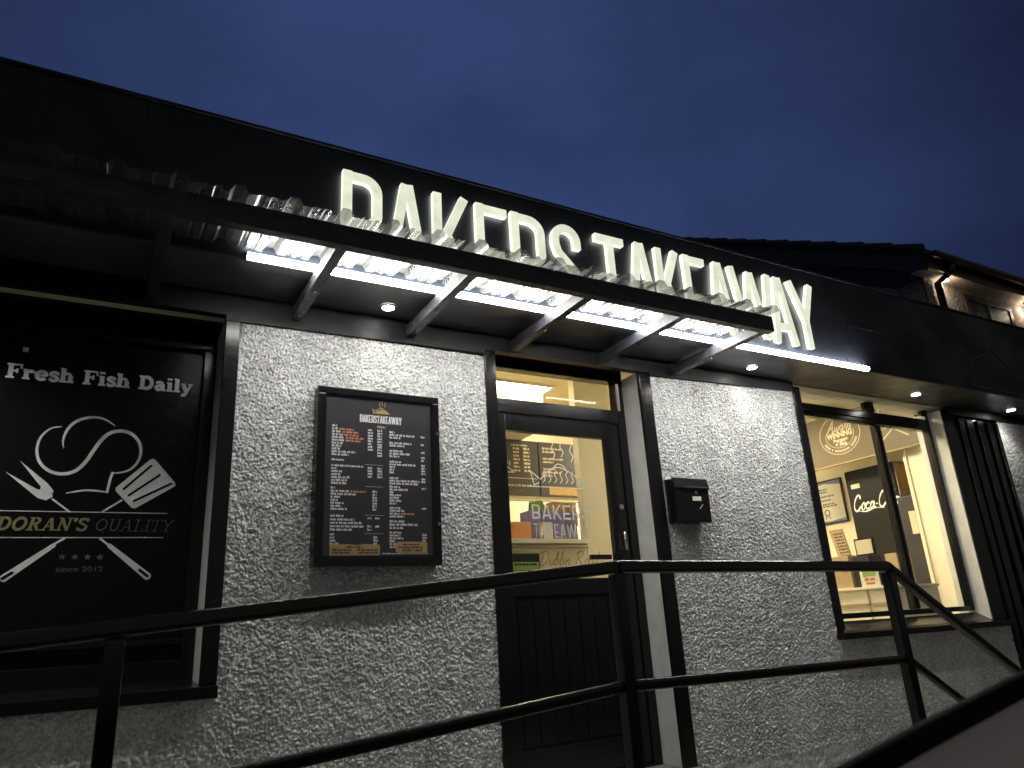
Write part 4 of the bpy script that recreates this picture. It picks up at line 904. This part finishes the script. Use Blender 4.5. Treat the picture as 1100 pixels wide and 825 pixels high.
# wall units low behind the window
cb = thing('display_counter', 'cream low shelf unit inside the window under the boxes', 'counter', (5.9, .8, RZ))
MB().box(5.60, 6.30, .30, 1.9, RZ, .165).build('body', 'cream', cb); MB().box(5.58, 6.32, .29, 1.92, .168, .190).build('worktop', 'cream', cb, bevel=.003)
MB().box(5.592, 5.599, .30, 1.9, .04, .06).build('drawer_gap', 'card', cb); MB().box(5.592, 5.599, .455, .470, RZ, .16).build('drawer_gap', 'card', cb)
bx(5.62, 5.90, .60, .86, .191, .46, 'card', 'carton', 'brown cardboard carton at the left of the low shelf inside the window', 'carton', 'cardboard boxes on the low shelf')
bx(5.64, 5.80, .42, .58, .191, .44, 'menu', 'black_bin', 'black box between the brown carton and the picture card', 'box', None)
bx(6.00, 6.20, .41, .52, .191, .46, 'card', 'carton', 'brown cardboard carton at the right of the low shelf by the mullion', 'carton', 'cardboard boxes on the low shelf')
pc = thing('picture_card', 'white card with green and orange print leaning on the boxes inside the window', 'card', (5.61, .43, .19))
MB().box(5.600, 5.606, .335, .505, .191, .345).build('card', 'paper', pc)
P = facing_left(5.5995); t = MB(); rect(t, P, -.48, -.36, .27, .315); t.build('print', 'green', pc)
t = MB(); words(t, P, -.47, .235, .022, .10, seed=150); rect(t, P, -.46, -.38, .205, .222); t.build('print', 'redprint', pc)
fp = thing('framed_print', 'small pale framed print on top of the black box inside the window', 'picture frame', (5.65, .48, .44))
MB().box(5.655, 5.675, .36, .54, .441, .585).build('frame', 'board', fp, bevel=.002); MB().box(5.650, 5.6545, .375, .525, .455, .570).build('sheet', 'ivory', fp)
mb_ = thing('menu_sheet', 'narrow brown printed sheet pinned to the wall below the certificate', 'notice', (7.39, 2.0, .5))
MB().hexa([(7.38, 1.86, .50), (7.398, 1.86, .50), (7.398, 2.02, .50), (7.38, 2.02, .50)], [(7.38, 1.93, .90), (7.398, 1.93, .90), (7.398, 2.10, .90), (7.38, 2.10, .90)]).build('sheet', 'card', mb_)
P = facing_left(7.3795); t = MB()
for i in range(9): words(t, P, -2.05+.008*i, .84-.035*i, .018, .12, seed=160+i)
t.build('print', 'menu', mb_)
tag(MB().tube([(7.36, 2.25, .45), (7.36, 2.22, .6), (7.36, 2.26, .75), (7.36, 2.33, .86)], .008, 8).build('cable', 'board', None), 'thin black cable hanging on the wall left of the brown sheet', 'cable')
dp = tag(MB().box(6.72, 6.78, .56, .76, RZ, 1.02).build('folded_display_stand', 'menu', None, bevel=.01), 'dark upright stand squeezed between the fridge and the cream wall', 'stand')
tag(MB().box(6.705, 6.718, .60, .665, .66, .87).build('receipt_roll', 'ivory', None), 'pale strip of notices on the dark upright stand', 'notice')

# ================================================================== CAR DOOR (the photo is taken over it)
cr_ = thing('car_door', 'grey car door edge with black rubber window seal in the near corner', 'car door', (.5, -3.28, -.6))
belt = [(-.55, -.36), (-.25, -.25), (.02, -.172), (.22, -.128), (.36, -.103), (.47, -.083), (.56, -.068), (.66, -.052), (.80, -.032), (1.0, -.01), (1.3, .015)]
belt = smooth_line(belt, 4)
t = MB(); t.tube([(x, -3.255, z-.007) for x, z in belt], .0105, 12); t.build('window_seal', 'rubber', cr_, smooth=True)
def strip(rows, name, mat):
    t = MB(); n = len(rows[0]); vs = [v for r_ in rows for v in r_]
    t.add(vs, [(j*n+i, j*n+i+1, (j+1)*n+i+1, (j+1)*n+i) for j in range(len(rows)-1) for i in range(n-1)]); return t.build(name, mat, cr_, smooth=True)
strip([[(x, -3.256, z-.008) for x, z in belt], [(x, -3.264, z-.009) for x, z in belt], [(x, -3.285, z-.016) for x, z in belt], [(x, -3.305, z-.030) for x, z in belt], [(x, -3.312, z-.055) for x, z in belt], [(x, -3.310, z-.12) for x, z in belt], [(x, -3.33, z-.45) for x, z in belt],
       [(x, -3.23, z-.47) for x, z in belt]], 'inner_trim', 'cartrim')
strip([[(x, -3.244, z-.006) for x, z in belt], [(x, -3.225, z-.014) for x, z in belt], [(x, -3.19, z-.10) for x, z in belt], [(x, -3.17, z-.30) for x, z in belt], [(x, -3.20, z-.47) for x, z in belt], [(x, -3.23, z-.471) for x, z in belt]], 'outer_panel', 'rubber')
